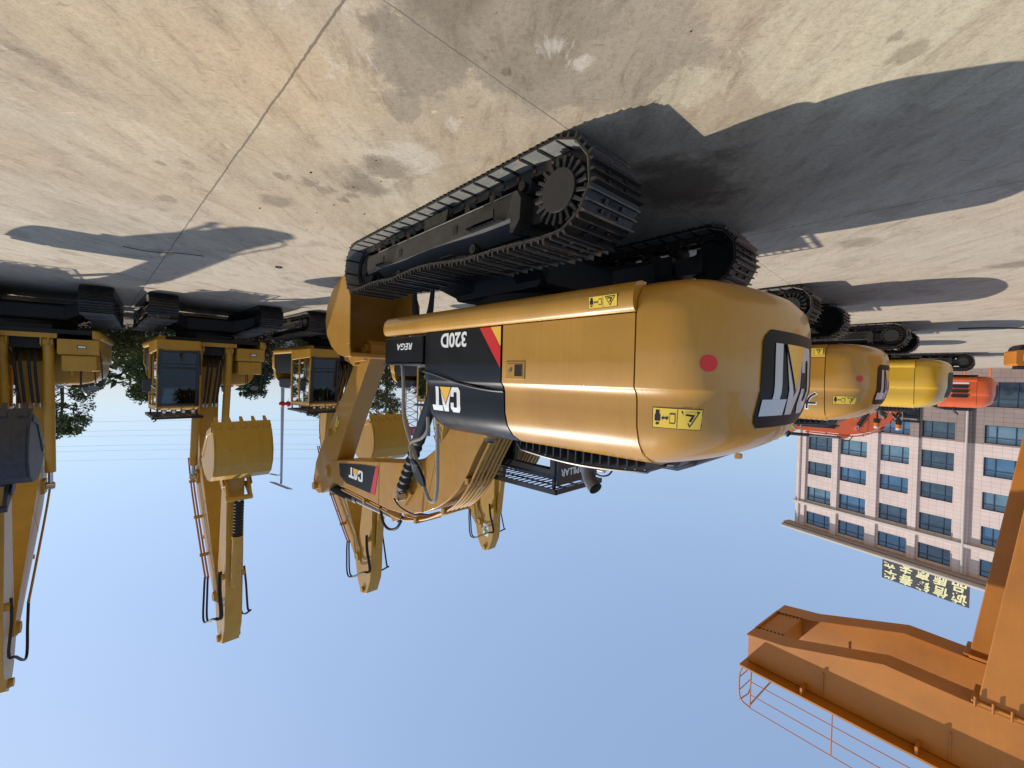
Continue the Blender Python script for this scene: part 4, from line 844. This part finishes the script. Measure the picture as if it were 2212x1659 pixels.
# ================================================================== EXCAVATORS FACING US
def E_machine(loc, tip=(3.15, 8.25), stip=(3.80, 4.55)):
    r = empty('excavator', loc, .78 + pi, .9)
    undercarriage(r, 0); upper_body(r, 'yellow', near=False, black_side=False); cab(r, 'yellow'); right_front(r, 'tank', 'yellow')
    T, S_, Bk = front(r, 'yellow', boom_tip=tip, stick_tip=stip, style='far', bscale=1.0, bw=.62)
    hoses_E(r, T); E_extras(r, T, S_)
    return r
E2 = E_machine((9.06, 12.71, 0))
tag(E2, 'yellow excavator with dark blue cab window, its yellow bucket fully in the open sky', 'excavator', GB)
E1 = E_machine((11.55, 10.45, 0), (3.45, 7.65), (4.0, 4.1)); E1.rotation_euler.z += .10; repaint(E1, {'yellow': 'dark_bucket', 'rusty_yellow': 'dark_bucket'}, only=('bucket', 'bucket_link', 'cutting_edge', 'wear_plate')); 
for o in walk(E1):
    if o.name.startswith('bucket_cylinder'): repaint(o, {}, None)
tag(E1, 'large yellow excavator at the picture edge holding up a dark grey bucket', 'excavator', GB)
E3 = copy_tree(E2); E3.location = (6.45, 15.25, 0); tag(E3, 'yellow excavator with a red seat cover inside its cab, half behind the golden arm', 'excavator', GB)
repaint(E3, {'seat': 'red_cover'})
E4 = copy_tree(E2); E4.location = (3.0, 18.7, 0); tag(E4, 'yellow excavator with a green cross label on its raised stick, seen beyond the main boom', 'excavator', GB)
for o in list(walk(E1)):
    if o.type == 'MESH' and o.name.startswith('bucket_cylinder'):
        for s_ in o.material_slots: s_.link = 'DATA'
st4 = [o for o in kids(E4) if o.name.startswith('stick') and not o.name.startswith('stick_')][0]
b = MB('white'); sf = simil((5.95, 4.08), (4.3, 1.35), (3.15, 8.25), (3.80, 4.55))[0]; q0 = sf((6.3, 4.0)); q1 = sf((6.25, 4.4))
for cx_, hx, hz, nm in ((0, .17, .24, 'white'), (0, .05, .15, 'decal_green'), (0, .14, .05, 'decal_green')): b.use(nm); b.box(q0[0] - hx, q0[0] + hx, .199, .203 + (.002 if nm != 'white' else 0), q0[1] + .1 - hz, q0[1] + .1 + hz)
b.build('cross_sticker', st4)

# ================================================================== STREET LAMP + LANTERNS + SIGN
L0 = empty('street_lamp', (18.1, 34, 0)); tag(L0, 'tall grey street lamp post with a small solar panel on top', 'street lamp')
b = MB('pole_grey'); b.tube([(0, 0, 0), (0, 0, 10.7)], .1, 12, radii=[.15, .08]); b.build('pole', L0)
b = MB('pole_grey'); b.tube([(0, 0, 9.9), (.25, 0, 10.05), (.5, 0, 10.0)], .035, 8); b.loft([[(.35, -.1, 10.05), (.9, -.12, 9.96), (.9, .12, 9.96), (.35, .1, 10.05)], [(.35, -.1, 10.0), (.9, -.12, 9.92), (.9, .12, 9.92), (.35, .1, 10.0)]]); b.build('lamp_head', L0)
b = MB('steel_grey'); M = Matrix.Translation((0, 0, 10.85)) @ Matrix.Rotation(.35, 4, 'Y') @ Matrix.Rotation(.3, 4, 'X'); b.box(-.75, .75, -.5, .5, -.03, .03, M); b.build('solar_panel', L0)
for k, dx in enumerate((-.33, .45)):
    l = empty('lantern', (17.75 + dx * .6, 33.8, 4.35)); l.scale = (.55,) * 3; tag(l, ('red paper lantern hanging on the lamp post nearer the cab roof', 'red paper lantern on the outer side of the lamp post')[k], 'lantern', 'red lanterns on the lamp post')
    b = MB('lantern'); b.tube([(0, 0, -.36), (0, 0, -.30), (0, 0, -.15), (0, 0, 0), (0, 0, .15), (0, 0, .30), (0, 0, .36)], .3, 16, radii=[.12, .28, .40, .44, .40, .28, .12]); b.build('shade', l)
    b = MB('logo_yellow'); b.cyl((0, 0, .36), (0, 0, .42), .1, 12); b.cyl((0, 0, -.42), (0, 0, -.36), .1, 12); b.cyl((0, 0, -.7), (0, 0, -.42), .04, 8); b.build('tassel', l)
b = MB('orange_rail'); x0, y0 = 9.6, 44
for x in (0, 1.6):
    for y in (0, 1.6): b.cyl((x0 + x, y0 + y, 0), (x0 + x, y0 + y, 7.2), .06, 6)
for k in range(9):
    z = k * .8; b.cyl((x0, y0, z), (x0 + 1.6, y0, z + .8), .035, 5); b.cyl((x0 + 1.6, y0, z), (x0, y0, z + .8), .035, 5); b.cyl((x0, y0, z), (x0 + 1.6, y0, z), .035, 5); b.cyl((x0, y0, z), (x0, y0 + 1.6, z + .8), .035, 5)
sg = empty('lattice_tower_sign', (0, 0, 0)); tag(sg, 'orange lattice tower carrying a purple signboard, far behind the toolbox', 'sign tower'); b.build('lattice_tower', sg)
b = MB('purple'); b.box(x0 - 1.4, x0 + 2.6, y0 - .3, y0 - .15, 7.1, 8.0); b.use('orange_sign')
for k in range(4): b.box(x0 - 1.1 + k * .9, x0 - .5 + k * .9, y0 - .32, y0 - .301, 7.3, 7.8)
b.build('signboard', sg)
for k in range(6):
    b = MB('wire'); z = 8.2 + k * 1.05 + (k % 2) * .3; b.tube([(x, 62, z + .00045 * (x - 30) ** 2 + (x * .018)) for x in range(-6, 100, 8)], .016, 5)
    tag(b.build('power_line'), ('lowest', 'second lowest', 'third lowest', 'third highest', 'second highest', 'highest')[k] + ' of the faint power lines crossing the sky beyond the yellow excavators', 'power line', 'faint power lines in the sky')

# ================================================================== PERSON
def person(loc, rz):
    me = bpy.data.meshes.new('person'); J = [((0, 0, .98), .14), ((0, 0, 1.2), .135), ((0, .0, 1.42), .15), ((0, .0, 1.52), .06), ((0, .01, 1.60), .08), ((0, .02, 1.70), .092), ((0, .01, 1.78), .06)]
    vs = [j[0] for j in J]; rs = [j[1] for j in J]; ed = [(i, i + 1) for i in range(6)]
    def chain(st, pts):
        p = st
        for co, r in pts: vs.append(co); rs.append(r); ed.append((p, len(vs) - 1)); p = len(vs) - 1
    for s in (-1, 1):
        chain(0, [((s * .10, 0, .90), .10), ((s * .12, .10 * s, .50), .065), ((s * .13, .02 + .13 * s, .12), .045), ((s * .13, .05 + .16 * s, .04), .05), ((s * .14, .20 + .16 * s, .03), .04)])
        chain(2, [((s * .20, 0, 1.42), .06), ((s * .27, -.03 * s, 1.14), .045), ((s * .28, .10 - .06 * s, .90), .034), ((s * .28, .13 - .06 * s, .82), .03)])
        h = len(vs) - 1
        for k in range(4): chain(h, [((s * .28 + .004, .105 + .022 * k - .06 * s, .77), .009), ((s * .278, .11 + .022 * k - .06 * s, .735 - .004 * (k % 2)), .008)])
        chain(h, [((s * .26, .19 - .06 * s, .79), .009), ((s * .25, .20 - .06 * s, .76), .008)])
    me.from_pydata(vs, ed, []); o = bpy.data.objects.new('person', me); S.collection.objects.link(o)
    sk = o.modifiers.new('skin', 'SKIN'); me.skin_vertices[0].data[0].use_root = True
    for i, r in enumerate(rs): me.skin_vertices[0].data[i].radius = (r, r)
    o.modifiers.new('s', 'SUBSURF').levels = 1
    me2 = bpy.data.meshes.new_from_object(o.evaluated_get(bpy.context.evaluated_depsgraph_get())); o.modifiers.clear(); o.data = me2
    for m in ('denim', 'shirt', 'skin', 'hair', 'black'): me2.materials.append(MT[m])
    for p in me2.polygons:
        c = p.center; p.use_smooth = True
        p.material_index = 4 if c.z < .09 else 0 if c.z < .98 and abs(c.x) < .235 else 2 if (c.z > 1.5 and not (c.z > 1.7 or c.y < -.02)) or (c.z < 1.0 and abs(c.x) > .2) else 3 if c.z > 1.5 else 1
    o.location = loc; o.rotation_euler = (0, 0, rz); return o
p_ = person((1.80, 8.55, 0), 2.4); tag(p_, 'person in dark trousers standing behind the tracks, only the lower legs visible', 'person')

# ================================================================== SMALL THINGS ON THE GROUND
b = MB('rubber'); b.tube([(5.9, 6.5, .02), (5.7, 6.75, .02), (5.3, 6.8, .02), (5.0, 6.95, .02)], .006, 6, smooth=5); tag(b.build('hose_offcut'), 'short black hose lying on the concrete in the boom shadow', 'hose')
b = MB('rubber'); b.tube([(-13.6, 13.2, .03), (-14.1, 12.9, .03), (-15.2, 12.8, .03), (-16.2, 13.0, .03)], .022, 6, smooth=5); tag(b.build('hose_offcut'), 'long thin black hose lying behind the row of counterweights', 'hose')
b = MB('rubber'); b.tube([(4.15 + .05 * cos(a), 7.6 + .05 * sin(a), .012) for a in [2 * pi * k / 16 for k in range(17)]], .009, 6); tag(b.build('rubber_ring'), 'small black ring lying on the sunny concrete', 'ring')
random.seed(11)
sps = [(1.3, 4.15), (1.62, 4.3), (1.9, 4.0), (1.22, 3.75), (2.3, 5.0), (2.0, 4.75), (3.2, 6.1), (2.7, 5.6), (3.9, 6.6), (1.75, 5.0), (.4, 3.1), (-.9, 2.3), (2.2, 4.35), (2.9, 4.9)]
for k, (x, y) in enumerate(sps):
    r = random.uniform(.004, .012); b = MB('soil'); b.tube([(x, y, 0), (x + r * .3, y, r * .7), (x, y + r * .2, r)], r, 6, radii=[r, r * .9, r * .4])
    tag(b.build('dirt_crumb'), 'tiny dark crumb of dirt on the concrete beside the tracks', 'dirt', 'dirt crumbs on the concrete')

# ================================================================== ORANGE SITE MACHINE at the edge
r = empty('compactor', (-21.7, 17.7, 0), .5); tag(r, 'orange site machine with a blue engine on black wheels at the picture edge', 'site machine')
b = MB('orange_crane'); b.box(-.8, .9, -.5, .5, .22, .85, c=.06); b.use('logo_yellow'); b.box(-.55, .7, -.515, -.501, .40, .66); f_ = b.build('body', r, bevel=.02)
for x in (-.45, .6): b = MB('rubber'); b.cyl((x, -.45, .2), (x, .45, .2), .2, 20); b.build('roller', r)
b = MB('engine_blue'); b.box(-.6, .3, -.3, .3, .86, 1.22, c=.05); b.cyl((-.2, -.38, 1.05), (-.2, .38, 1.05), .14, 16); b.use('black'); b.cyl((.4, 0, .85), (.4, 0, 1.3), .06, 10); b.box(.35, .75, -.2, .2, .86, 1.0); b.build('engine', r, bevel=.01)

# ================================================================== GANTRY CRANE
ca = Vector((-.615, -.788, 0)); cn = Vector((.788, -.615, 0))
def CW_(s, nn, z): v = ca * s + cn * nn; return (v.x, v.y, z)
cr_ = empty('gantry_crane', CW_(0, -14, 0)); tag(cr_, 'huge orange double-girder gantry crane with a railed walkway overhead', 'gantry crane')
off = Vector(CW_(0, -14, 0)); CM = Matrix.Translation(-off)
def cpr(b, prof, n0, n1): b.loft([[CW_(s, n0, z) for s, z in prof], [CW_(s, n1, z) for s, z in prof]], M=CM)
gp = [(-5.42, 9.15), (-4.47, 9.0), (-2.42, 8.38), (-1.2, 8.42), (14, 8.4), (14, 9.86), (-5.42, 9.86)]
for n0, n1 in ((-13.14, -13.62), (-15.25, -15.8)):
    b = MB('orange_crane'); cpr(b, gp, n0, n1)
    fl = gp[:5] + [(s, z - .03) for s, z in gp[4::-1]]; fl = [(s, z) for s, z in gp[:5]] + [(14, 8.36), (-1.2, 8.38), (-2.42, 8.34), (-4.47, 8.96), (-5.46, 9.11)]
    cpr(b, fl, n0 + .05, n1 - .05)
    g_ = b.build('girder', cr_)
    b = MB('orange_crane')
    for s in (-3.6, -1.3, 1.2, 3.6): cpr(b, [(s, 9.2), (s + .02, 9.2), (s + .02, 9.84), (s, 9.84)], n0, n0 + .035)
    b.build('stiffener', g_)
b = MB('orange_crane'); cpr(b, [(-5.40, 9.13), (-4.75, 9.02), (-4.75, 9.6), (-5.40, 9.6)], -13.63, -15.24)
cpr(b, [(-5.45, 9.08), (-5.40, 9.07), (-5.40, 9.64), (-5.45, 9.64)], -13.63, -15.24); b.build('end_beam', cr_)
b = MB('rust')
for nn in (-13.72, -15.14):
    for k in range(7): s = -5.35 + k * .1; b.box(-.02, .02, -.02, .02, 0, .03, CM @ Matrix.Translation(CW_(s, nn, 9.085 - (k * .0165))))
b.build('bolt', cr_)
b = MB('orange_crane'); cpr(b, [(-5.5, 9.88), (14, 9.88), (14, 9.93), (-5.5, 9.93)], -12.78, -13.6)
for k in range(8): s = -4 + k * 2.2; cpr(b, [(s, 9.70), (s + .05, 9.70), (s + .05, 9.88), (s, 9.88)], -12.82, -13.13)
wk = b.build('walkway', cr_)
b = MB('orange_rail')
for z in (10.25, 10.62, 11.0): b.tube([CW_(-5.2, -12.84, z), CW_(14, -12.84, z)], .012, 6, M=CM)
b.tube([CW_(-5.2, -12.84, 10.98), CW_(-5.42, -12.84, 10.92), CW_(-5.5, -12.84, 10.7), CW_(-5.5, -12.84, 10.2), CW_(-5.42, -12.84, 9.95)], .02, 6, M=CM, smooth=4)
b.tube([CW_(-5.48, -12.84, 10.9), CW_(-5.48, -13.1, 10.95), CW_(-5.48, -13.5, 10.9), CW_(-5.48, -13.56, 9.93)], .018, 6, M=CM, smooth=3)
for z in (10.25, 10.62): b.tube([CW_(-5.48, -12.84, z), CW_(-5.48, -13.55, z)], .014, 6, M=CM)
for k in range(9): s = -5.2 + k * 1.9; b.cyl(CW_(s, -12.84, 9.9), CW_(s, -12.84, 11.0), .016, 6, M=CM)
b.cyl(CW_(-5.2, -12.84, 10.9), CW_(-4.7, -13.3, 9.95), .02, 6, M=CM)
b.build('railing', wk)
for (n0, n1, sa, sb) in ((-13.06, -13.7, .1, -.93), (-15.2, -15.85, -.16, -1.25)):
    b = MB('orange_crane'); b.loft([[CW_(sa, n0, 0), CW_(sa + .9, n0, 0), CW_(sa + .9, n1, 0), CW_(sa, n1, 0)], [CW_(sb, n0, 8.36), CW_(sb + 2.0, n0, 8.36), CW_(sb + 2.0, n1, 8.36), CW_(sb, n1, 8.36)]], M=CM)
    b.loft([[CW_(sb - .08, n0 + .06, 8.24), CW_(sb + 2.1, n0 + .06, 8.24), CW_(sb + 2.1, n1 - .06, 8.24), CW_(sb - .08, n1 - .06, 8.24)], [CW_(sb - .08, n0 + .06, 8.30), CW_(sb + 2.1, n0 + .06, 8.30), CW_(sb + 2.1, n1 - .06, 8.30), CW_(sb - .08, n1 - .06, 8.30)]], M=CM)
    b.build('crane_leg', cr_, bevel=.02)
b = MB('orange_crane')
for k in range(8): b.cyl(CW_(-.95 + k * .25, -12.98, 8.16), CW_(-.95 + k * .25, -12.98, 8.36), .022, 8, M=CM)
b.build('flange_bolt', cr_)

# ================================================================== BUILDING
def stone_mat(name, c1, c2, mort):
    m = bpy.data.materials.new(name); m.use_nodes = True; n = m.node_tree; p = n.nodes['Principled BSDF']; MT[name] = m
    tc = n.nodes.new('ShaderNodeTexCoord'); sp = n.nodes.new('ShaderNodeSeparateXYZ'); cb = n.nodes.new('ShaderNodeCombineXYZ')
    n.links.new(tc.outputs['Object'], sp.inputs[0]); n.links.new(sp.outputs[0], cb.inputs[0]); n.links.new(sp.outputs[2], cb.inputs[1])
    br = n.nodes.new('ShaderNodeTexBrick'); br.offset = 0; br.inputs['Scale'].default_value = 1; br.inputs['Brick Width'].default_value = .62; br.inputs['Row Height'].default_value = .4; br.inputs['Mortar Size'].default_value = .012
    br.inputs['Color1'].default_value = (*c1, 1); br.inputs['Color2'].default_value = (*c2, 1); br.inputs['Mortar'].default_value = (*mort, 1); n.links.new(cb.outputs[0], br.inputs[0])
    nz = n.nodes.new('ShaderNodeTexNoise'); nz.inputs['Scale'].default_value = .7; nz.inputs['Detail'].default_value = 8; n.links.new(tc.outputs['Object'], nz.inputs[0])
    rp = n.nodes.new('ShaderNodeMapRange'); rp.inputs[3].default_value = .82; rp.inputs[4].default_value = 1.15; n.links.new(nz.outputs[0], rp.inputs[0])
    mx = n.nodes.new('ShaderNodeMix'); mx.data_type = 'RGBA'; mx.blend_type = 'MULTIPLY'; mx.inputs[0].default_value = 1; n.links.new(br.outputs[0], mx.inputs[6]); n.links.new(rp.outputs[0], mx.inputs[7])
    n.links.new(mx.outputs[2], p.inputs[0]); p.inputs['Roughness'].default_value = .7
stone_mat('stone_tile', (.60, .475, .435), (.63, .51, .47), (.36, .30, .28)); stone_mat('stone_shaded', (.25, .19, .17), (.28, .21, .19), (.12, .09, .085))  # second tint puts the lower storeys' cast shade into the stone colour
BL = empty('office_building', (-36.7, 55, 0), atan2(-.906, -.424)); tag(BL, 'pink stone-clad six-storey office building with blue windows', 'building')
cols = [(1.35, 4.05), (4.95, 7.6), (8.85, 11.35), (12.3, 14.8), (16.8, 19.4), (20.4, 23.0), (24.0, 26.6), (27.6, 30.2)]
rws = [(1.2, 3.5), (5.2, 6.85), (8.15, 9.9), (11.38, 13.0), (14.56, 16.27), (17.65, 19.25)]
XE = 32
for nm, mt_, za, zb in (('lower_wall', 'stone_shaded', 0, 7.0), ('wall', 'stone_tile', 7.0, 19.6)):
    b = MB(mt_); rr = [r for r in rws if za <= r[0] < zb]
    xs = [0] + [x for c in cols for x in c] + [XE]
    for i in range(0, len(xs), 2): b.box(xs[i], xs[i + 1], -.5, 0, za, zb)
    for (x0, x1) in cols:
        zz = [za] + [z for r in rr for z in r] + [zb]
        for i in range(0, len(zz), 2): b.box(x0, x1, -.5, 0, zz[i], zz[i + 1])
    for x0, x1 in ((.25, 1.2), (4.2, 4.8), (7.75, 8.7), (11.5, 12.15), (15.0, 16.0), (19.55, 20.25), (23.15, 23.85), (26.75, 27.45)): b.box(x0, x1, .0, .22, za, zb)
    b.box(0, .45, -14, -.5, za, zb); b.box(XE - .45, XE, -14, -.5, za, zb); b.box(.45, XE - .45, -14, -13.6, za, zb)
    if za == 0: b.box(-.3, XE, .22, 1.0, 0, .75)
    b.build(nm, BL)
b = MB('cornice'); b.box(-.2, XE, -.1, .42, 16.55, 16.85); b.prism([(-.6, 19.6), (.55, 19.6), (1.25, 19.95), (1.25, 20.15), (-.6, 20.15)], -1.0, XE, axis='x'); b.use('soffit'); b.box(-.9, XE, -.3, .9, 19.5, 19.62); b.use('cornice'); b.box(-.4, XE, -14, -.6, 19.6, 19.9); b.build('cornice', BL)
b = MB('cornice'); b.cyl((.55, .35, 0), (.55, .35, 19.4), .07, 8); b.build('drain_pipe', BL)
b = MB('cornice'); b.cyl((15.75, .38, 0), (15.75, .38, 19.4), .09, 8); b.build('drain_pipe', BL)
for ci, (x0, x1) in enumerate(cols):
    for ri, (z0, z1) in enumerate(rws):
        b = MB('frame_blue'); w_ = x1 - x0
        for x in (x0, x0 + w_ * .27, x0 + w_ * .73, x1 - .06): b.box(x, x + .06, -.28, -.18, z0, z1)
        for z in (z0, z0 + (z1 - z0) * .68, z1 - .06): b.box(x0, x1, -.275, -.185, z, z + .06)
        wf = b.build('window', BL); b = MB(random.choice(('window_glass', 'window_glass', 'window_glass', 'window_glass_dark', 'window_glass_pale')) if ci != 3 else 'window_glass_dark'); b.box(x0, x1, -.26, -.24, z0, z1); b.build('pane', wf)
b = MB('curtain'); b.box(.5, XE - .5, -3, -2.9, .2, 19.4); b.build('interior_wall', BL)
sg = empty('rooftop_sign', tuple(BL.matrix_basis @ Vector((12.5, -.9, 20))), BL.rotation_euler.z); tag(sg, 'dark rooftop signboard with two rows of pale yellow brushed Chinese characters', 'sign')
b = MB('billboard'); b.box(-3.5, 3.45, -.06, 0, -.1, 2.9); b.use('steel_grey')
for x in range(-3, 4): b.box(x - .04, x + .04, -.6, -.06, -.4, 2.6)
bd = b.build('panel', sg)
for row, (s_, z) in enumerate((('诚信铸春华', 2.30), ('品质赢未来', 1.12))):
    for k, chn in enumerate(s_):
        # the board is read from outside: reader's right is -x of the facade frame
        v, f = text_mesh(chn, 1.1, bold=.03, shear=.12); x = 2.75 - k * 1.37
        b = MB('sign_letter'); flat(b, v, f, lambda a, c: (x - a * 1.0, .03, z + c + a * .0)); b.build('character', bd)
for k, (s_, z0) in enumerate(((13.5, 1.3), (17.2, 1.3), (21.0, 1.3))):
    p = BL.matrix_basis @ Vector((s_, 3.2, 0)); nb = empty('notice_board', tuple(p), BL.rotation_euler.z); tag(nb, ('orange framed notice board before the building, leftmost in the upside-down photo', 'middle one of the three orange framed notice boards before the building', 'orange framed notice board nearest the photo edge')[k], 'notice board', 'orange framed notice boards')
    b = MB('orange_sign'); b.box(-.9, .9, -.05, .05, z0 - .5, z0 + .8); b.use('teal'); b.box(-.78, .78, .051, .06, z0 - .38, z0 + .68); b.build('board', nb)
    for x in (-.8, .8): b = MB('orange_sign'); b.box(x - .05, x + .05, -.05, .05, 0, z0 - .5); b.build('leg', nb)

# ================================================================== VEGETATION
random.seed(5)
def crown(name, parent, mt, clumps, leaf=.1, per=60, spread=.35):
    b = MB(mt)
    for (cx, cy, cz, r) in clumps:
        for _ in range(int(per * 1.7 * r / spread)):
            u = Vector((random.gauss(0, 1), random.gauss(0, 1), random.gauss(0, .8))); u = u.normalized() * r * random.random() ** .45
            c = Vector((cx, cy, cz)) + u; s = leaf * random.uniform(.5, 1.3)
            a = Vector((random.gauss(0, 1), random.gauss(0, 1), random.gauss(0, .6))).normalized(); d = a.cross(Vector((random.random(), random.random(), random.random()))).normalized()
            b.add([c - a * s, c + d * s * .35, c + a * s, c - d * s * .35], [(0, 1, 2, 3)])
    return b.build(name, parent)
def tree(loc, h, r, mt, label, zb=.35, droop=False, nclump=70, leaf=.09, grp='trees behind the yellow excavators'):
    t = empty('tree', loc); tag(t, label, 'tree', grp)
    b = MB('bark'); b.tube([(0, 0, 0), (.05, .03, h * .3), (-.03, .06, h * .65), (0, 0, h * .95)], .1, 8, radii=[.13, .10, .06, .02]); cl = []
    for k in range(nclump):
        a = random.uniform(0, 2 * pi); t_ = random.random(); z = h * (zb + (1 - zb) * t_); rr = r * (1 - t_ * .65) * random.uniform(.35, 1)
        x, y = rr * cos(a), rr * sin(a)
        if k % 3 == 0: b.tube([(0, 0, z * .92), (x * .5, y * .5, z * .97 + (.1 if not droop else 0)), (x, y, z - (rr * .25 if droop else 0))], .02, 5, radii=[.03, .018, .006])
        cl.append((x, y, z - (rr * .3 if droop else 0), random.uniform(.14, .36)))
    b.build('trunk', t); crown('crown', t, mt, cl, leaf); return t
tree((21.6, 20.6, 0), 5.3, 2.0, 'leaf_green', 'cedar with drooping branches rising above the dark bucket machine', .35, True, 90)
tree((24.5, 20.5, 0), 4.6, 1.8, 'leaf_dark', 'dark cedar at the picture edge behind the dark bucket', .3, True, 60)
tree((17.2, 20.2, 0), 3.3, 1.4, 'leaf_green', 'bushy green tree in the gap between the two nearest yellow excavators', .12, False, 90)
tree((15.9, 21.5, 0), 4.0, 1.2, 'leaf_green', 'tree showing beside the roof of the blue-windowed cab', .3, True, 70)
tree((13.4, 22.5, 0), 3.1, 1.2, 'leaf_dark', 'tree hidden behind the boom of the machine left of the lamp post', .3, False, 70)
tree((10.5, 23, 0), 4.3, 1.5, 'leaf_green', 'tree behind the cab with the red seat cover', .25, True, 70)
tree((7.0, 24, 0), 4.4, 1.7, 'leaf_olive', 'olive green tree between the golden stick and the black toolbox', .2, False, 90)
tree((4.2, 26, 0), 3.6, 1.6, 'leaf_olive', 'olive green tree behind the black toolbox', .2, False, 60)
GS = 'shrubs in the planting bed behind the yellow excavators'
adj = ['first', 'second', 'third', 'fourth', 'fifth', 'sixth', 'seventh', 'eighth', 'ninth', 'tenth', 'eleventh', 'twelfth', 'thirteenth', 'fourteenth', 'fifteenth', 'sixteenth', 'seventeenth', 'eighteenth', 'nineteenth', 'twentieth']
for k in range(20):
    f_ = 18.7 + (k % 3) * .7; r_ = -7.5 + k * 1.15; v = FW * f_ + RW * r_
    mt_ = ('leaf_olive', 'leaf_purple', 'leaf_green', 'leaf_olive', 'leaf_dark')[k % 5]; word = {'leaf_olive': 'olive', 'leaf_purple': 'purple-leaved', 'leaf_green': 'green', 'leaf_dark': 'dark green'}[mt_]
    t = empty('shrub', (v.x, v.y, .09)); tag(t, word + ' shrub in the bed, ' + adj[k] + ' counted from the picture-edge machine', 'shrub', GS)
    hh = random.uniform(.9, 1.9); cl = [(random.gauss(0, .5), random.gauss(0, .5), random.uniform(.15, hh), random.uniform(.2, .4)) for _ in range(34)]
    b = MB('bark'); 
    for q in range(4): c = cl[q]; b.tube([(0, 0, 0), (c[0] * .5, c[1] * .5, c[2] * .6), (c[0], c[1], c[2])], .015, 5)
    b.build('stem', t); crown('foliage', t, mt_, cl, .06, 80)
b = MB('white_paint'); b.loft([[RP(25.5, -14), RP(25.8, -14), RP(25.8, 20), RP(25.5, 20)], [RP(25.5, -14, .75), RP(25.8, -14, .75), RP(25.8, 20, .75), RP(25.5, 20, .75)]]); tag(b.build('low_wall'), 'low white wall behind the planting bed', 'wall')

tl = MB('leaf_dark'); random.seed(21)
for k in range(5200):
    r_ = random.uniform(-26, 40); f_ = 36 + random.gauss(0, 1.2); v = FW * f_ + RW * r_; hmax = 2.3 + .9 * sin(r_ * .9) + .5 * sin(r_ * 2.3); c = Vector((v.x, v.y, random.uniform(.1, hmax)))
    a = Vector((random.gauss(0, 1), random.gauss(0, 1), random.gauss(0, .7))).normalized() * random.uniform(.15, .38); d = a.cross(Vector((random.random(), .3, random.random()))).normalized() * .16
    tl.add([c - a, c + d, c + a, c - d], [(0, 1, 2, 3)])
tag(tl.build('distant_trees'), 'low dark line of distant trees beyond the planting bed', 'trees', kind='stuff')
